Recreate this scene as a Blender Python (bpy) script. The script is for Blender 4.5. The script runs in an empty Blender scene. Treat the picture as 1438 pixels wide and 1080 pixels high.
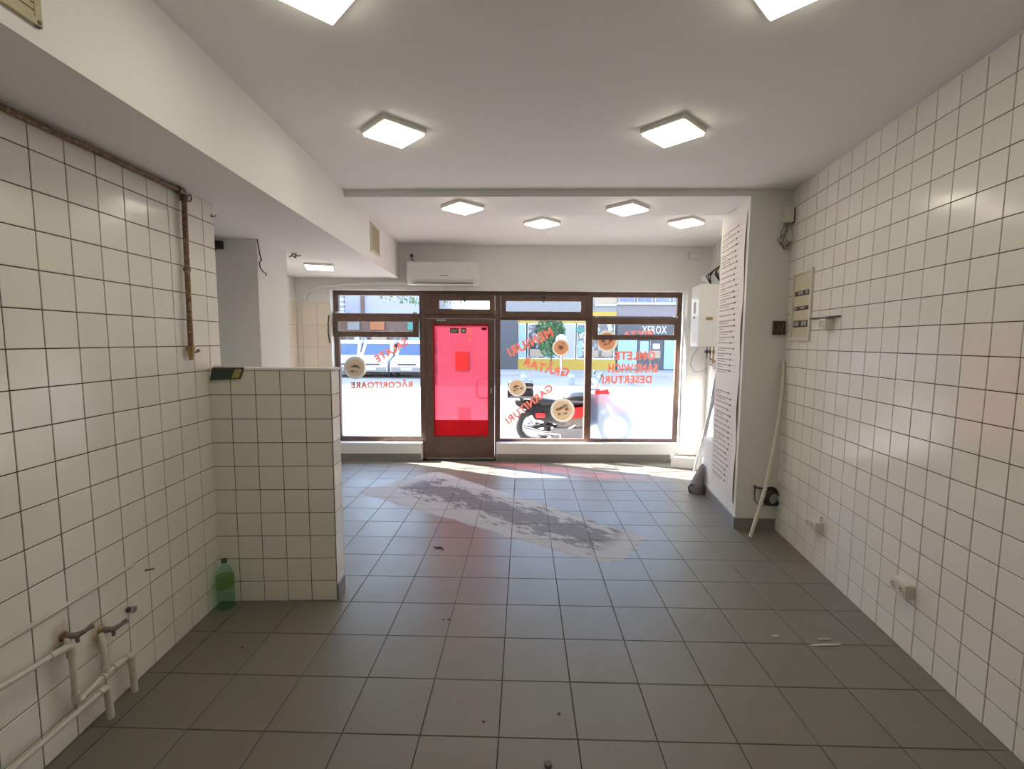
import bpy, bmesh, math, random
from mathutils import Vector, Matrix, Quaternion
random.seed(7)
S = bpy.context.scene
COL = S.collection
V = Vector
# ------------------------------------------------------------------ camera
F_PX, PITCH, YAW, ROLL, CAM_H = 658.78, 0.09217, 0.02473, 0.00527, 1.6611
fw = V((-math.sin(YAW)*math.cos(PITCH), math.cos(YAW)*math.cos(PITCH), -math.sin(PITCH)))
rt = V((math.cos(YAW), math.sin(YAW), 0)); up = rt.cross(fw)
r2 = rt*math.cos(ROLL) + up*math.sin(ROLL); u2 = -rt*math.sin(ROLL) + up*math.cos(ROLL)
cam = bpy.data.cameras.new('camera'); camo = bpy.data.objects.new('camera', cam); COL.objects.link(camo)
cam.sensor_fit = 'HORIZONTAL'; cam.sensor_width = 36; cam.lens = F_PX*36/1438; cam.clip_start = .02; cam.clip_end = 500
Mc = Matrix((r2, u2, -fw)).transposed().to_4x4(); Mc.translation = (0, 0, CAM_H); camo.matrix_world = Mc
S.camera = camo
# ------------------------------------------------------------------ sky, sun, exposure
SUN_E = math.radians(38)
SUN_D = V((.919*math.cos(SUN_E), -.394*math.cos(SUN_E), -math.sin(SUN_E)))
wd = bpy.data.worlds.new('world'); S.world = wd; wd.use_nodes = True
nt = wd.node_tree; bg = nt.nodes['Background']
sky = nt.nodes.new('ShaderNodeTexSky'); sky.sky_type = 'NISHITA'; sky.sun_disc = False
sky.sun_elevation = SUN_E; sky.sun_rotation = math.atan2(-.919, .394); sky.air_density = 1.1; sky.dust_density = 1.2
nt.links.new(sky.outputs[0], bg.inputs[0]); bg.inputs[1].default_value = 1.35
sl = bpy.data.lights.new('sun', 'SUN'); sl.energy = 30; sl.angle = .009; sl.color = (1, .97, .92)
so = bpy.data.objects.new('sun', sl); COL.objects.link(so); so.rotation_euler = SUN_D.to_track_quat('-Z', 'Y').to_euler(); so.location = (-20, 10, 25)
PANEL_L = 9.8
S.view_settings.view_transform = 'Standard'; S.view_settings.look = 'None'
S.view_settings.exposure = 0.53; S.view_settings.gamma = 1.0; S.view_settings.use_curve_mapping = False
# ------------------------------------------------------------------ materials
MATS = {}
def nmath(N, L, op, a, b=None, clamp=False):
    n = N.new('ShaderNodeMath'); n.operation = op; n.use_clamp = clamp
    for i, x in enumerate((a, b)):
        if x is None: continue
        if isinstance(x, (int, float)): n.inputs[i].default_value = x
        else: L.new(x, n.inputs[i])
    return n.outputs[0]
def nmix(N, L, fac, a, b):
    n = N.new('ShaderNodeMix'); n.data_type = 'RGBA'
    for s, x in ((n.inputs[0], fac), (n.inputs[6], a), (n.inputs[7], b)):
        if isinstance(x, (int, float)): s.default_value = x
        elif isinstance(x, tuple): s.default_value = (*x[:3], 1)
        else: L.new(x, s)
    return n.outputs[2]
def nnoise(N, L, vec, scale, detail=4, rough=.6):
    n = N.new('ShaderNodeTexNoise'); n.inputs['Scale'].default_value = scale; n.inputs['Detail'].default_value = detail
    n.inputs['Roughness'].default_value = rough
    if vec is not None: L.new(vec, n.inputs['Vector'])
    return n.outputs[0]
def smooth(N, L, x, lo, hi):
    n = N.new('ShaderNodeMapRange'); n.interpolation_type = 'SMOOTHSTEP'; n.inputs[1].default_value = lo; n.inputs[2].default_value = hi
    L.new(x, n.inputs[0]); return n.outputs[0]
def mat(name, col, rough=.5, metal=0, var=.08, scale=6, bump=0, bscale=60, col2=None, thr=(.45, .6), spec=.5, rnd=0, coat=0):
    m = bpy.data.materials.new(name); m.use_nodes = True; N = m.node_tree.nodes; L = m.node_tree.links
    b = N['Principled BSDF']; g = N.new('ShaderNodeNewGeometry'); pos = g.outputs['Position']
    n = nnoise(N, L, pos, scale)
    d = tuple(max(0, c*(1-var*2)) for c in col); h = tuple(min(1, c*(1+var*1.2)) for c in col)
    c = nmix(N, L, n, d, h)
    if col2 is not None:
        c = nmix(N, L, smooth(N, L, nnoise(N, L, pos, scale*2.3, 6, .7), *thr), c, col2)
    if rnd:
        oi = N.new('ShaderNodeObjectInfo')
        c = nmix(N, L, nmath(N, L, 'MULTIPLY', oi.outputs['Random'], rnd), c, tuple(x*.82 for x in col))
    L.new(c, b.inputs['Base Color'])
    b.inputs['Roughness'].default_value = rough; b.inputs['Metallic'].default_value = metal
    b.inputs['Specular IOR Level'].default_value = spec
    if coat: b.inputs['Coat Weight'].default_value = coat
    if bump:
        bp = N.new('ShaderNodeBump'); bp.inputs['Strength'].default_value = bump; bp.inputs['Distance'].default_value = .01
        L.new(nnoise(N, L, pos, bscale, 3), bp.inputs['Height']); L.new(bp.outputs[0], b.inputs['Normal'])
    MATS[name] = m; return m
def emis(name, col, s):
    m = bpy.data.materials.new(name); m.use_nodes = True; N = m.node_tree.nodes; L = m.node_tree.links
    e = N.new('ShaderNodeEmission'); e.inputs[0].default_value = (*col, 1); e.inputs[1].default_value = s
    L.new(e.outputs[0], N['Material Output'].inputs[0]); MATS[name] = m; return m
def glass(name, tint=(1, 1, 1), extra=None, extra_f=0, gloss=.04):
    m = bpy.data.materials.new(name); m.use_nodes = True; N = m.node_tree.nodes; L = m.node_tree.links
    N.remove(N['Principled BSDF']); out = N['Material Output']
    t = N.new('ShaderNodeBsdfTransparent'); t.inputs[0].default_value = (*tint, 1)
    sh = t.outputs[0]
    if extra:
        d = N.new('ShaderNodeBsdfTranslucent'); d.inputs[0].default_value = (*extra, 1)
        d2 = N.new('ShaderNodeBsdfDiffuse'); d2.inputs[0].default_value = (*extra, 1)
        a = N.new('ShaderNodeMixShader'); a.inputs[0].default_value = .35; L.new(d.outputs[0], a.inputs[1]); L.new(d2.outputs[0], a.inputs[2])
        mx = N.new('ShaderNodeMixShader'); mx.inputs[0].default_value = extra_f; L.new(sh, mx.inputs[1]); L.new(a.outputs[0], mx.inputs[2]); sh = mx.outputs[0]
    gl = N.new('ShaderNodeBsdfGlossy'); gl.inputs[1].default_value = .02
    fr = N.new('ShaderNodeFresnel'); fr.inputs[0].default_value = 1.35; gm = N.new('ShaderNodeNewGeometry')
    mx = N.new('ShaderNodeMixShader'); L.new(nmath(N, L, 'MULTIPLY', fr.outputs[0], nmath(N, L, 'SUBTRACT', 1.0, gm.outputs['Backfacing'])), mx.inputs[0]); L.new(sh, mx.inputs[1]); L.new(gl.outputs[0], mx.inputs[2])
    L.new(mx.outputs[0], out.inputs[0]); MATS[name] = m; return m
def backlit(name, col, f=.5):
    m = bpy.data.materials.new(name); m.use_nodes = True; N = m.node_tree.nodes; L = m.node_tree.links
    N.remove(N['Principled BSDF']); g = N.new('ShaderNodeNewGeometry')
    c = nmix(N, L, nnoise(N, L, g.outputs['Position'], 14), tuple(x*.85 for x in col), tuple(min(1, x*1.1) for x in col))
    d = N.new('ShaderNodeBsdfDiffuse'); t = N.new('ShaderNodeBsdfTranslucent'); L.new(c, d.inputs[0]); L.new(c, t.inputs[0])
    mx = N.new('ShaderNodeMixShader'); mx.inputs[0].default_value = f; L.new(d.outputs[0], mx.inputs[1]); L.new(t.outputs[0], mx.inputs[2])
    L.new(mx.outputs[0], N['Material Output'].inputs[0]); MATS[name] = m; return m

mat('plaster', (.85, .84, .81), .75, var=.03, scale=2, bump=.12, bscale=35)
mat('ceil', (.87, .86, .83), .8, var=.02, scale=1.5, bump=.06, bscale=30)
mat('grey_plaster', (.82, .82, .78), .75, var=.04, scale=2, bump=.1)
mat('tile_white', (.87, .845, .765), .16, var=.015, scale=3, rnd=.22, bump=.02, bscale=9)
m = MATS['tile_white']; N = m.node_tree.nodes; L = m.node_tree.links; b = N['Principled BSDF']; base = b.inputs['Base Color'].links[0].from_socket; g = N.new('ShaderNodeNewGeometry')
for P_, r_, col_ in (((-1.853, 1.735, .458), .075, (.36, .22, .14)), ((-1.864, 1.905, .36), .085, (.42, .34, .16)), ((-1.866, 1.93, .24), .07, (.45, .38, .22))):
    vm = N.new('ShaderNodeVectorMath'); vm.operation = 'SUBTRACT'; L.new(g.outputs['Position'], vm.inputs[0]); vm.inputs[1].default_value = P_
    vs_ = N.new('ShaderNodeVectorMath'); vs_.operation = 'MULTIPLY'; L.new(vm.outputs[0], vs_.inputs[0]); vs_.inputs[1].default_value = (1, 1.15, .7)
    vl = N.new('ShaderNodeVectorMath'); vl.operation = 'LENGTH'; L.new(vs_.outputs[0], vl.inputs[0])
    k_ = smooth(N, L, nmath(N, L, 'SUBTRACT', r_, nmath(N, L, 'ADD', vl.outputs['Value'], nmath(N, L, 'MULTIPLY', nnoise(N, L, g.outputs['Position'], 30), .05))), -.02, .05)
    base = nmix(N, L, nmath(N, L, 'MULTIPLY', k_, .75), base, col_)
L.new(base, b.inputs['Base Color'])
mat('tile_beige', (.90, .81, .70), .25, var=.02, scale=3, rnd=.3)
mat('grout', (.055, .04, .03), .9, var=.25, scale=25)
mat('grout_pale', (.35, .29, .24), .9, var=.2, scale=25)
mat('floor_grout', (.035, .03, .027), .9, var=.2, scale=20)
mat('skirt', (.25, .24, .23), .4, var=.1, scale=8)
mat('wood', (.15, .085, .062), .38, var=.3, scale=18, bump=.1, bscale=80)
mat('wood_dark', (.05, .03, .022), .4, var=.2, scale=18)
mat('white_plastic', (.82, .81, .79), .35, var=.02)
mat('cream_plastic', (.72, .69, .60), .45, var=.05, col2=(.5, .46, .36), thr=(.6, .75), scale=15)
mat('lamp_case', (.88, .85, .82), .4, var=.02)
mat('yellow_plastic', (.50, .43, .27), .5, var=.1, scale=12)
mat('panel_cream', (.66, .60, .44), .5, var=.06, scale=10)
mat('boiler_white', (.86, .85, .80), .3, var=.02)
mat('rust', (.24, .14, .08), .7, metal=.2, var=.4, scale=30, col2=(.45, .36, .24), thr=(.5, .65), bump=.4, bscale=120)
mat('brass', (.45, .33, .15), .4, metal=.8, var=.2, scale=40)
mat('old_metal', (.20, .17, .15), .5, metal=.6, var=.35, scale=40, bump=.3, bscale=150)
mat('tap_metal', (.30, .27, .25), .45, metal=.5, var=.35, scale=60, bump=.4, bscale=150)
mat('steel', (.55, .55, .56), .3, metal=.9, var=.1)
mat('black_rubber', (.02, .02, .022), .6, var=.2)
mat('black_plastic', (.03, .03, .034), .4, var=.15)
mat('pipe_white', (.66, .63, .54), .4, var=.06, scale=10, col2=(.52, .46, .32), thr=(.58, .72))
mat('sealant', (.64, .61, .53), .5, var=.05)
mat('paper', (.80, .76, .72), .8, var=.03, scale=3)
mat('ink', (.10, .085, .08), .8, var=.1)
mat('ink_soft', (.36, .31, .28), .8, var=.1)
mat('green_card', (.035, .055, .04), .5, var=.3, scale=40)
mat('gold_card', (.42, .34, .12), .5, var=.4, scale=80)
mat('brown_box', (.13, .085, .06), .6, var=.5, scale=30)
mat('panel_dark', (.06, .055, .045), .6, var=.2)
mat('batten', (.70, .68, .58), .5, var=.05)
mat('grey_cloth', (.20, .19, .20), .9, var=.2, scale=20, bump=.3, bscale=90)
mat('grey_board', (.42, .42, .42), .6, var=.1)
mat('purple', (.12, .09, .12), .4, var=.1)
emis('panel_light', (1, .92, .73), PANEL_L)
glass('pane'); glass('red_film', (.60, .19, .24), (.9, .34, .42), .17)
glass('bottle_green', (.80, .94, .88), (.36, .60, .50), .13); glass('bottle_label', (.82, .92, .6), (.45, .58, .25), .25)
backlit('decal', (.60, .29, .235), .5); backlit('plate', (.58, .55, .49), .5); backlit('food', (.52, .33, .22), .5); backlit('food_pale', (.53, .43, .32), .5)
backlit('orange_paper', (.9, .62, .48), .6); backlit('red_solid', (.72, .03, .045), .3); backlit('pink_paper', (.95, .62, .62), .5)
backlit('sign_green', (.03, .14, .06), .2); backlit('sign_pale', (.8, .85, .7), .4); backlit('red_dark', (.22, .01, .02), .2)
# frosted film
m = bpy.data.materials.new('frosted'); m.use_nodes = True; N = m.node_tree.nodes; L = m.node_tree.links; N.remove(N['Principled BSDF'])
t = N.new('ShaderNodeBsdfTranslucent'); t.inputs[0].default_value = (.27, .295, .32, 1)
rf = N.new('ShaderNodeBsdfRefraction'); rf.inputs['IOR'].default_value = 1.08; rf.inputs['Roughness'].default_value = .55; rf.inputs[0].default_value = (.72, .75, .80, 1)
mx = N.new('ShaderNodeMixShader'); mx.inputs[0].default_value = .6; L.new(t.outputs[0], mx.inputs[1]); L.new(rf.outputs[0], mx.inputs[2])
tp = N.new('ShaderNodeBsdfTransparent'); tp.inputs[0].default_value = (.95, .97, 1, 1); mx2 = N.new('ShaderNodeMixShader'); mx2.inputs[0].default_value = .30; L.new(mx.outputs[0], mx2.inputs[1]); L.new(tp.outputs[0], mx2.inputs[2])
L.new(mx2.outputs[0], N['Material Output'].inputs[0]); MATS['frosted'] = m
# floor tile with the glue residue left by a removed counter
m = mat('floor_tile', (.200, .184, .150), .30, var=.06, scale=5, rnd=.35, spec=.5)
N = m.node_tree.nodes; L = m.node_tree.links; b = N['Principled BSDF']; base = b.inputs['Base Color'].links[0].from_socket
g = N.new('ShaderNodeNewGeometry'); mp = N.new('ShaderNodeMapping'); mp.vector_type = 'TEXTURE'
mp.inputs['Location'].default_value = (-.30, 4.52, 0); mp.inputs['Rotation'].default_value = (0, 0, math.radians(-37.5)); L.new(g.outputs['Position'], mp.inputs['Vector'])
sx = N.new('ShaderNodeSeparateXYZ'); L.new(mp.outputs[0], sx.inputs[0])
mp2 = N.new('ShaderNodeMapping'); mp2.inputs['Scale'].default_value = (1.5, 3.6, 1); L.new(mp.outputs[0], mp2.inputs['Vector'])
n1 = nnoise(N, L, mp.outputs[0], 2.6, 6, .65); n2 = nnoise(N, L, mp2.outputs[0], 2.6, 9, .72); n3 = nnoise(N, L, mp2.outputs[0], 6, 8, .7)
ax = nmath(N, L, 'ABSOLUTE', sx.outputs[0]); ay = nmath(N, L, 'ABSOLUTE', nmath(N, L, 'ADD', sx.outputs[1], nmath(N, L, 'MULTIPLY', sx.outputs[0], .0)))
wid = nmath(N, L, 'ADD', .47, nmath(N, L, 'MULTIPLY', sx.outputs[0], -.085))
ex = nmath(N, L, 'ADD', nmath(N, L, 'SUBTRACT', 1.50, ax), nmath(N, L, 'MULTIPLY', nmath(N, L, 'SUBTRACT', n1, .5), .55))
ey = nmath(N, L, 'ADD', nmath(N, L, 'SUBTRACT', wid, ay), nmath(N, L, 'MULTIPLY', nmath(N, L, 'SUBTRACT', n1, .5), .16))
mask = smooth(N, L, nmath(N, L, 'MINIMUM', ex, ey), 0, .05)
core = nmath(N, L, 'ADD', nmath(N, L, 'SUBTRACT', .27, nmath(N, L, 'ABSOLUTE', nmath(N, L, 'ADD', sx.outputs[1], -.05))), nmath(N, L, 'MULTIPLY', nmath(N, L, 'SUBTRACT', n2, .5), 1.5))
core = nmath(N, L, 'MULTIPLY', smooth(N, L, core, .02, .12), smooth(N, L, nmath(N, L, 'SUBTRACT', 1.36, ax), 0, .2))
glue = nmix(N, L, n3, (.38, .38, .385), (.57, .57, .57)); dark = nmix(N, L, n3, (.10, .095, .105), (.27, .26, .27))
res = nmix(N, L, core, glue, dark)
c = nmix(N, L, nmath(N, L, 'MULTIPLY', mask, .85), base, res); L.new(c, b.inputs['Base Color'])
rg = nmath(N, L, 'ADD', nmath(N, L, 'MULTIPLY', mask, .35), nmath(N, L, 'ADD', .30, nmath(N, L, 'MULTIPLY', nnoise(N, L, g.outputs['Position'], 3, 5), .22))); L.new(rg, b.inputs['Roughness'])
# outdoors
mat('asphalt', (.19, .187, .183), .9, var=.12, scale=1.2); mat('pavement', (.25, .243, .232), .85, var=.1, scale=1.5)
mat('lavender_wall', (0.227, 0.220, 0.241), .8, var=.04); mat('white_wall', (0.271, 0.256, 0.264), .8, var=.05); mat('grey_wall', (0.168, 0.161, 0.161), .8, var=.06)
mat('dark_wall', (0.053, 0.053, 0.058), .7, var=.1); mat('lilac_stone', (0.153, 0.132, 0.135), .8, var=.15, scale=8); mat('yellow_paint', (0.293, 0.190, 0.018), .6, var=.06)
mat('brick_brown', (0.110, 0.062, 0.048), .8, var=.25, scale=4); mat('beige_wall', (0.264, 0.202, 0.146), .8, var=.05)
mat('light_blue', (0.183, 0.264, 0.307), .5, var=.05); mat('shop_glass', (0.037, 0.044, 0.055), .08, var=.5, scale=1.5, col2=(.35, .40, .46), thr=(.5, .62)); mat('dark_glass', (.03, .05, .09), .06, var=.3, scale=2)
mat('blue_glass', (.05, .075, .15), .08, var=.2); mat('white_paint', (0.508, 0.508, 0.508), .3, var=.02, coat=.3); mat('leaf', (.06, .14, .05), .6, var=.4, scale=3)
mat('leaf_pale', (.05, .11, .035), .6, var=.4, scale=3)
mat('bark', (.14, .10, .07), .9, var=.3, scale=10); mat('blue_post', (0.156, 0.201, 0.276), .6, var=.1); mat('grey_box', (0.186, 0.180, 0.180), .7, var=.1)
mat('moto_black', (.018, .018, .022), .25, var=.2, coat=.4); mat('moto_red', (.42, .02, .02), .25, var=.1, coat=.5); mat('chrome', (.6, .6, .62), .18, metal=1, var=.05)
mat('sign_orange', (0.233, 0.068, 0.018), .6, var=.1); mat('sign_teal', (0.031, 0.155, 0.124), .6, var=.1); mat('red_paint', (0.372, 0.025, 0.025), .5, var=.1)
mat('roof_grey', (0.155, 0.149, 0.149), .8)
# ------------------------------------------------------------------ mesh helpers
class MB:
    def __init__(s): s.v = []; s.f = []
    def add(s, vs, fs):
        o = len(s.v); s.v += [tuple(v) for v in vs]; s.f += [tuple(i+o for i in f) for f in fs]; return s
    def hexa(s, p):
        return s.add(p, [(0, 3, 2, 1), (4, 5, 6, 7), (0, 1, 5, 4), (1, 2, 6, 5), (2, 3, 7, 6), (3, 0, 4, 7)])
    def box(s, a0, a1, b0, b1, c0, c1, fr=None):
        T = fr if fr else (lambda x, y, z: V((x, y, z)))
        return s.hexa([T(a0, b0, c0), T(a1, b0, c0), T(a1, b1, c0), T(a0, b1, c0), T(a0, b0, c1), T(a1, b0, c1), T(a1, b1, c1), T(a0, b1, c1)])
    def cbox(s, a0, a1, b0, b1, c0, c1, ch=.004, fr=None):
        # box with all twelve edges chamfered
        T = fr if fr else (lambda x, y, z: V((x, y, z)))
        bm = bmesh.new(); bmesh.ops.create_cube(bm, size=1)
        for v in bm.verts: v.co = V(((a0+a1)/2+v.co.x*(a1-a0), (b0+b1)/2+v.co.y*(b1-b0), (c0+c1)/2+v.co.z*(c1-c0)))
        bmesh.ops.bevel(bm, geom=bm.edges[:], offset=ch, segments=2, affect='EDGES', profile=.6)
        bm.verts.index_update(); s.add([T(*v.co) for v in bm.verts], [[v.index for v in f.verts] for f in bm.faces]); bm.free(); return s
    def prism(s, poly, h0, h1, fr=None):
        # polygon in (a, b) extruded along c
        T = fr if fr else (lambda x, y, z: V((x, y, z)))
        n = len(poly); s.add([T(x, y, h0) for x, y in poly]+[T(x, y, h1) for x, y in poly],
              [tuple(range(n))[::-1], tuple(range(n, 2*n))]+[(i, (i+1) % n, n+(i+1) % n, n+i) for i in range(n)]); return s
    def tube(s, pts, r, seg=10, cap=True):
        pts = [V(p) for p in pts]; n = len(pts); rs = r if isinstance(r, (list, tuple)) else [r]*n
        tan = [(pts[min(i+1, n-1)]-pts[max(i-1, 0)]).normalized() for i in range(n)]
        a = V((0, 0, 1)) if abs(tan[0].z) < .9 else V((1, 0, 0)); x = tan[0].cross(a).normalized(); vs = []
        for i in range(n):
            x = (x-tan[i]*x.dot(tan[i])).normalized(); y = tan[i].cross(x)
            vs += [pts[i]+(x*math.cos(2*math.pi*k/seg)+y*math.sin(2*math.pi*k/seg))*rs[i] for k in range(seg)]
        fs = [(i*seg+k, i*seg+(k+1) % seg, (i+1)*seg+(k+1) % seg, (i+1)*seg+k) for i in range(n-1) for k in range(seg)]
        if cap: fs += [tuple(range(seg))[::-1], tuple(range((n-1)*seg, n*seg))]
        return s.add(vs, fs)
    def lathe(s, prof, o=(0, 0, 0), axis=(0, 0, 1), seg=20):
        # prof: list of (radius, height)
        ax = V(axis).normalized(); a = V((1, 0, 0)) if abs(ax.x) < .9 else V((0, 1, 0)); x = ax.cross(a).normalized(); y = ax.cross(x); o = V(o)
        vs = [o+ax*h+(x*math.cos(2*math.pi*k/seg)+y*math.sin(2*math.pi*k/seg))*max(r, 1e-4) for r, h in prof for k in range(seg)]
        n = len(prof); fs = [(i*seg+k, i*seg+(k+1) % seg, (i+1)*seg+(k+1) % seg, (i+1)*seg+k) for i in range(n-1) for k in range(seg)]
        fs += [tuple(range(seg))[::-1], tuple(range((n-1)*seg, n*seg))]; return s.add(vs, fs)
    def ball(s, c, r, seg=12, rings=7):
        r = r if isinstance(r, (tuple, list)) else (r, r, r); c = V(c); vs = []; fs = []
        for i in range(rings+1):
            t = math.pi*i/rings
            for k in range(seg):
                p = 2*math.pi*k/seg; vs.append(c+V((r[0]*math.sin(t)*math.cos(p), r[1]*math.sin(t)*math.sin(p), r[2]*math.cos(t))))
        for i in range(rings):
            for k in range(seg): fs.append((i*seg+k, i*seg+(k+1) % seg, (i+1)*seg+(k+1) % seg, (i+1)*seg+k))
        return s.add(vs, fs)
    def mesh(s, name, m, smooth=False):
        me = bpy.data.meshes.new(name); me.from_pydata(s.v, [], s.f)
        bm = bmesh.new(); bm.from_mesh(me); bmesh.ops.remove_doubles(bm, verts=bm.verts[:], dist=1e-5)
        bmesh.ops.recalc_face_normals(bm, faces=bm.faces[:]); bm.to_mesh(me); bm.free()
        me.materials.append(MATS[m])
        if smooth:
            for p in me.polygons: p.use_smooth = True
            try: me.set_sharp_from_angle(angle=math.radians(40))
            except Exception: pass
        return me
    def build(s, name, m, parent=None, smooth=False):
        o = bpy.data.objects.new(name, s.mesh(name, m, smooth)); COL.objects.link(o)
        if parent: o.parent = parent
        return o
def empty(name, loc=(0, 0, 0)):
    o = bpy.data.objects.new(name, None); COL.objects.link(o); o.empty_display_size = .1; o.location = loc
    return o
def keep(o, parent):
    # parent a mesh that is written in world coordinates to a moved empty
    o.parent = parent; o.matrix_parent_inverse = Matrix.Translation(-parent.location); return o
def tag(o, label, cat, group=None):
    o['label'] = label; o['category'] = cat
    if group: o['group'] = group
    return o
def struct(o, label=None):
    o['kind'] = 'structure'
    if label: o['label'] = label
    return o
def thing(name, label, cat, loc, group=None): return tag(empty(name, loc), label, cat, group)
def part(mb, name, m, th, smooth=False):
    o = mb.build(name, m, None, smooth); p = th
    if p.type == 'EMPTY' or p.location.length > 0: keep(o, p)
    else: o.parent = p
    return o
def sub(mb, name, m, pt, smooth=False):
    o = mb.build(name, m, None, smooth); o.parent = pt
    if pt.parent: o.matrix_parent_inverse = Matrix.Identity(4)
    return o
# wall frames: (s along, n out of the wall into the room, z up)
AR, AL, FM = .10752, -.05778, .03
def frame(ox, oy, dx, dy, nx, ny):
    l = math.hypot(dx, dy); dx, dy = dx/l, dy/l; l = math.hypot(nx, ny); nx, ny = nx/l, ny/l
    return lambda s, n, z: V((ox+s*dx+n*nx, oy+s*dy+n*ny, z))
RW = frame(1.8115, 0, math.sin(AR), math.cos(AR), -math.cos(AR), math.sin(AR))
LW = frame(-1.758, 0, math.sin(AL), math.cos(AL), math.cos(AL), -math.sin(AL))
FWf = frame(0, 6.42, 1, FM, FM, -1)
PW = frame(-1.920, 2.805, .9983, .0577, .0577, -.9983)
PE = frame(*(PW(.735, 0, 0)[:2]), -.0577, .9983, .9983, .0577)
def fmat(fr, s, n, z):
    o = fr(s, n, z); a = (fr(s+1, n, z)-o); c = (fr(s, n+1, z)-o); m = Matrix((a, V((0, 0, 1)), c)).transposed()
    M = m.to_4x4(); M.translation = o; return M
ZC, ZS = 2.94, 2.49
# ------------------------------------------------------------------ setting
def clip(poly, a, b, c):
    out = []
    for i in range(len(poly)):
        p, q = poly[i], poly[(i+1) % len(poly)]; dp = a*p[0]+b*p[1]-c; dq = a*q[0]+b*q[1]-c
        if dp <= 0: out.append(p)
        if (dp < 0 < dq) or (dq < 0 < dp):
            t = dp/(dp-dq); out.append((p[0]+(q[0]-p[0])*t, p[1]+(q[1]-p[1])*t))
    return out
floor = struct(MB().box(-3.4, 2.9, -1.6, 6.75, -.12, -.004).build('floor', 'floor_grout'), 'grey tiled floor with dark joints and pale glue residue')
TF, FX, FY = .333, -.0943, 1.8285
cosr, sinr = math.cos(AR), math.sin(AR); cosl, sinl = math.cos(AL), math.sin(AL)
cache = {}; far_stuff = MB(); ntile = 0
for i in range(-10, 9):
    for j in range(-6, 15):
        x0, y0 = FX+i*TF+.002, FY+j*TF+.002; poly = [(x0, y0), (x0+TF-.004, y0), (x0+TF-.004, y0+TF-.004), (x0, y0+TF-.004)]
        full = poly[:]
        poly = clip(poly, cosr, -sinr, 1.8115*cosr-.001); poly = clip(poly, -FM, 1, 6.415)
        if y0+TF/2 < 2.86: poly = clip(poly, -cosl, sinl, 1.758*cosl-.001)
        else: poly = clip(poly, -1, 0, 3.07)
        if len(poly) < 3: continue
        ar = abs(sum(poly[k][0]*poly[(k+1) % len(poly)][1]-poly[(k+1) % len(poly)][0]*poly[k][1] for k in range(len(poly))))/2
        if ar < .0006: continue
        if j < -1: far_stuff.prism(poly, -.006, 0); continue
        if poly == full:
            if 'full' not in cache:
                mb = MB(); w = TF-.004; e = .0018
                mb.add([(0, 0, -.006), (w, 0, -.006), (w, w, -.006), (0, w, -.006), (0, 0, -.0014), (w, 0, -.0014), (w, w, -.0014), (0, w, -.0014), (e, e, 0), (w-e, e, 0), (w-e, w-e, 0), (e, w-e, 0)],
                       [(3, 2, 1, 0), (8, 9, 10, 11)]+[(k, (k+1) % 4, 4+(k+1) % 4, 4+k) for k in range(4)]+[(4+k, 4+(k+1) % 4, 8+(k+1) % 4, 8+k) for k in range(4)])
                cache['full'] = mb.mesh('floor_tile', 'floor_tile')
            o = bpy.data.objects.new('floor_tile', cache['full']); o.location = (x0, y0, random.uniform(-.0006, .0004))
        else:
            o = bpy.data.objects.new('floor_tile', MB().prism([(a-x0, b-y0) for a, b in poly], -.006, 0).mesh('floor_tile', 'floor_tile')); o.location = (x0, y0, 0)
        COL.objects.link(o); o.parent = floor; ntile += 1
o = far_stuff.build('floor_tiles_rear', 'floor_tile', floor); o['kind'] = 'stuff'
struct(MB().box(-3.4, 2.9, -1.6, 6.9, ZC, ZC+.2).build('ceiling', 'ceil'), 'white painted ceiling with square light panels')
bx = lambda y: -1.31-.0578*y
struct(MB().prism([(-3.4, -1.6), (bx(-1.6), -1.6), (bx(6.5), 6.5), (-3.4, 6.5)], ZS, ZC+.02).build('trim_1', 'ceil'), 'long cream boxed bulkhead along the left of the ceiling')
struct(MB().box(bx(4.2)-.05, 1.93, 4.1205, 4.72, 2.885, ZC+.02).build('trim_2', 'plaster'), 'shallow beam crossing the ceiling')
struct(MB().box(-3.4, 2.9, -1.85, -1.55, -.1, 3.1).build('wall_back', 'plaster'))
wr = struct(MB().box(-1.8, 6.95, -.3, 0, -.1, 3.05, RW).build('wall_right', 'plaster'), 'right wall of white square tiles with dark joints')
lx = lambda s: LW(s, 0, 0)
wl = struct(MB().prism([(lx(-1.7).x, lx(-1.7).y), (lx(2.94).x, lx(2.94).y), (-3.4, 3.0), (-3.4, -1.7)], -.1, ZS+.02).build('wall_left', 'plaster'), 'left wall of white square tiles with dark joints')
wrec = struct(MB().box(-3.45, -3.08, 2.9, 6.5, -.1, ZS+.02).build('wall_recess', 'plaster'), 'side wall of the recess behind the low tiled wall')
wp = struct(MB().box(-.05, .735, -.135, 0, -.02, 1.474, PW).build('wall_partition', 'plaster'), 'waist-high tiled partition wall jutting from the left')
sub(MB().cbox(-.02, .745, -.14, .006, 1.4745, 1.490, .003, PW), 'cap', 'plaster', wp)
# front wall around the opening
OP0, OP1, OPT, SILL = -2.62, 2.215, 2.34, .245
fwm = MB(); y0, y1 = -.34, 0
fwm.box(-3.5, OP0, y0, y1, -.1, 3.1, FWf).box(OP1, 2.95, y0, y1, -.1, 3.1, FWf).box(OP0, OP1, y0, y1, OPT, 3.1, FWf)
fwm.box(OP0, -1.41, y0, y1, -.1, SILL, FWf).box(-.375, OP1, y0, y1, -.1, SILL, FWf).box(-1.41, -.375, y0, y1, -.1, -.004, FWf)
wf = struct(fwm.build('wall_front', 'plaster'), 'white front wall around the brown shop windows')
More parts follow.
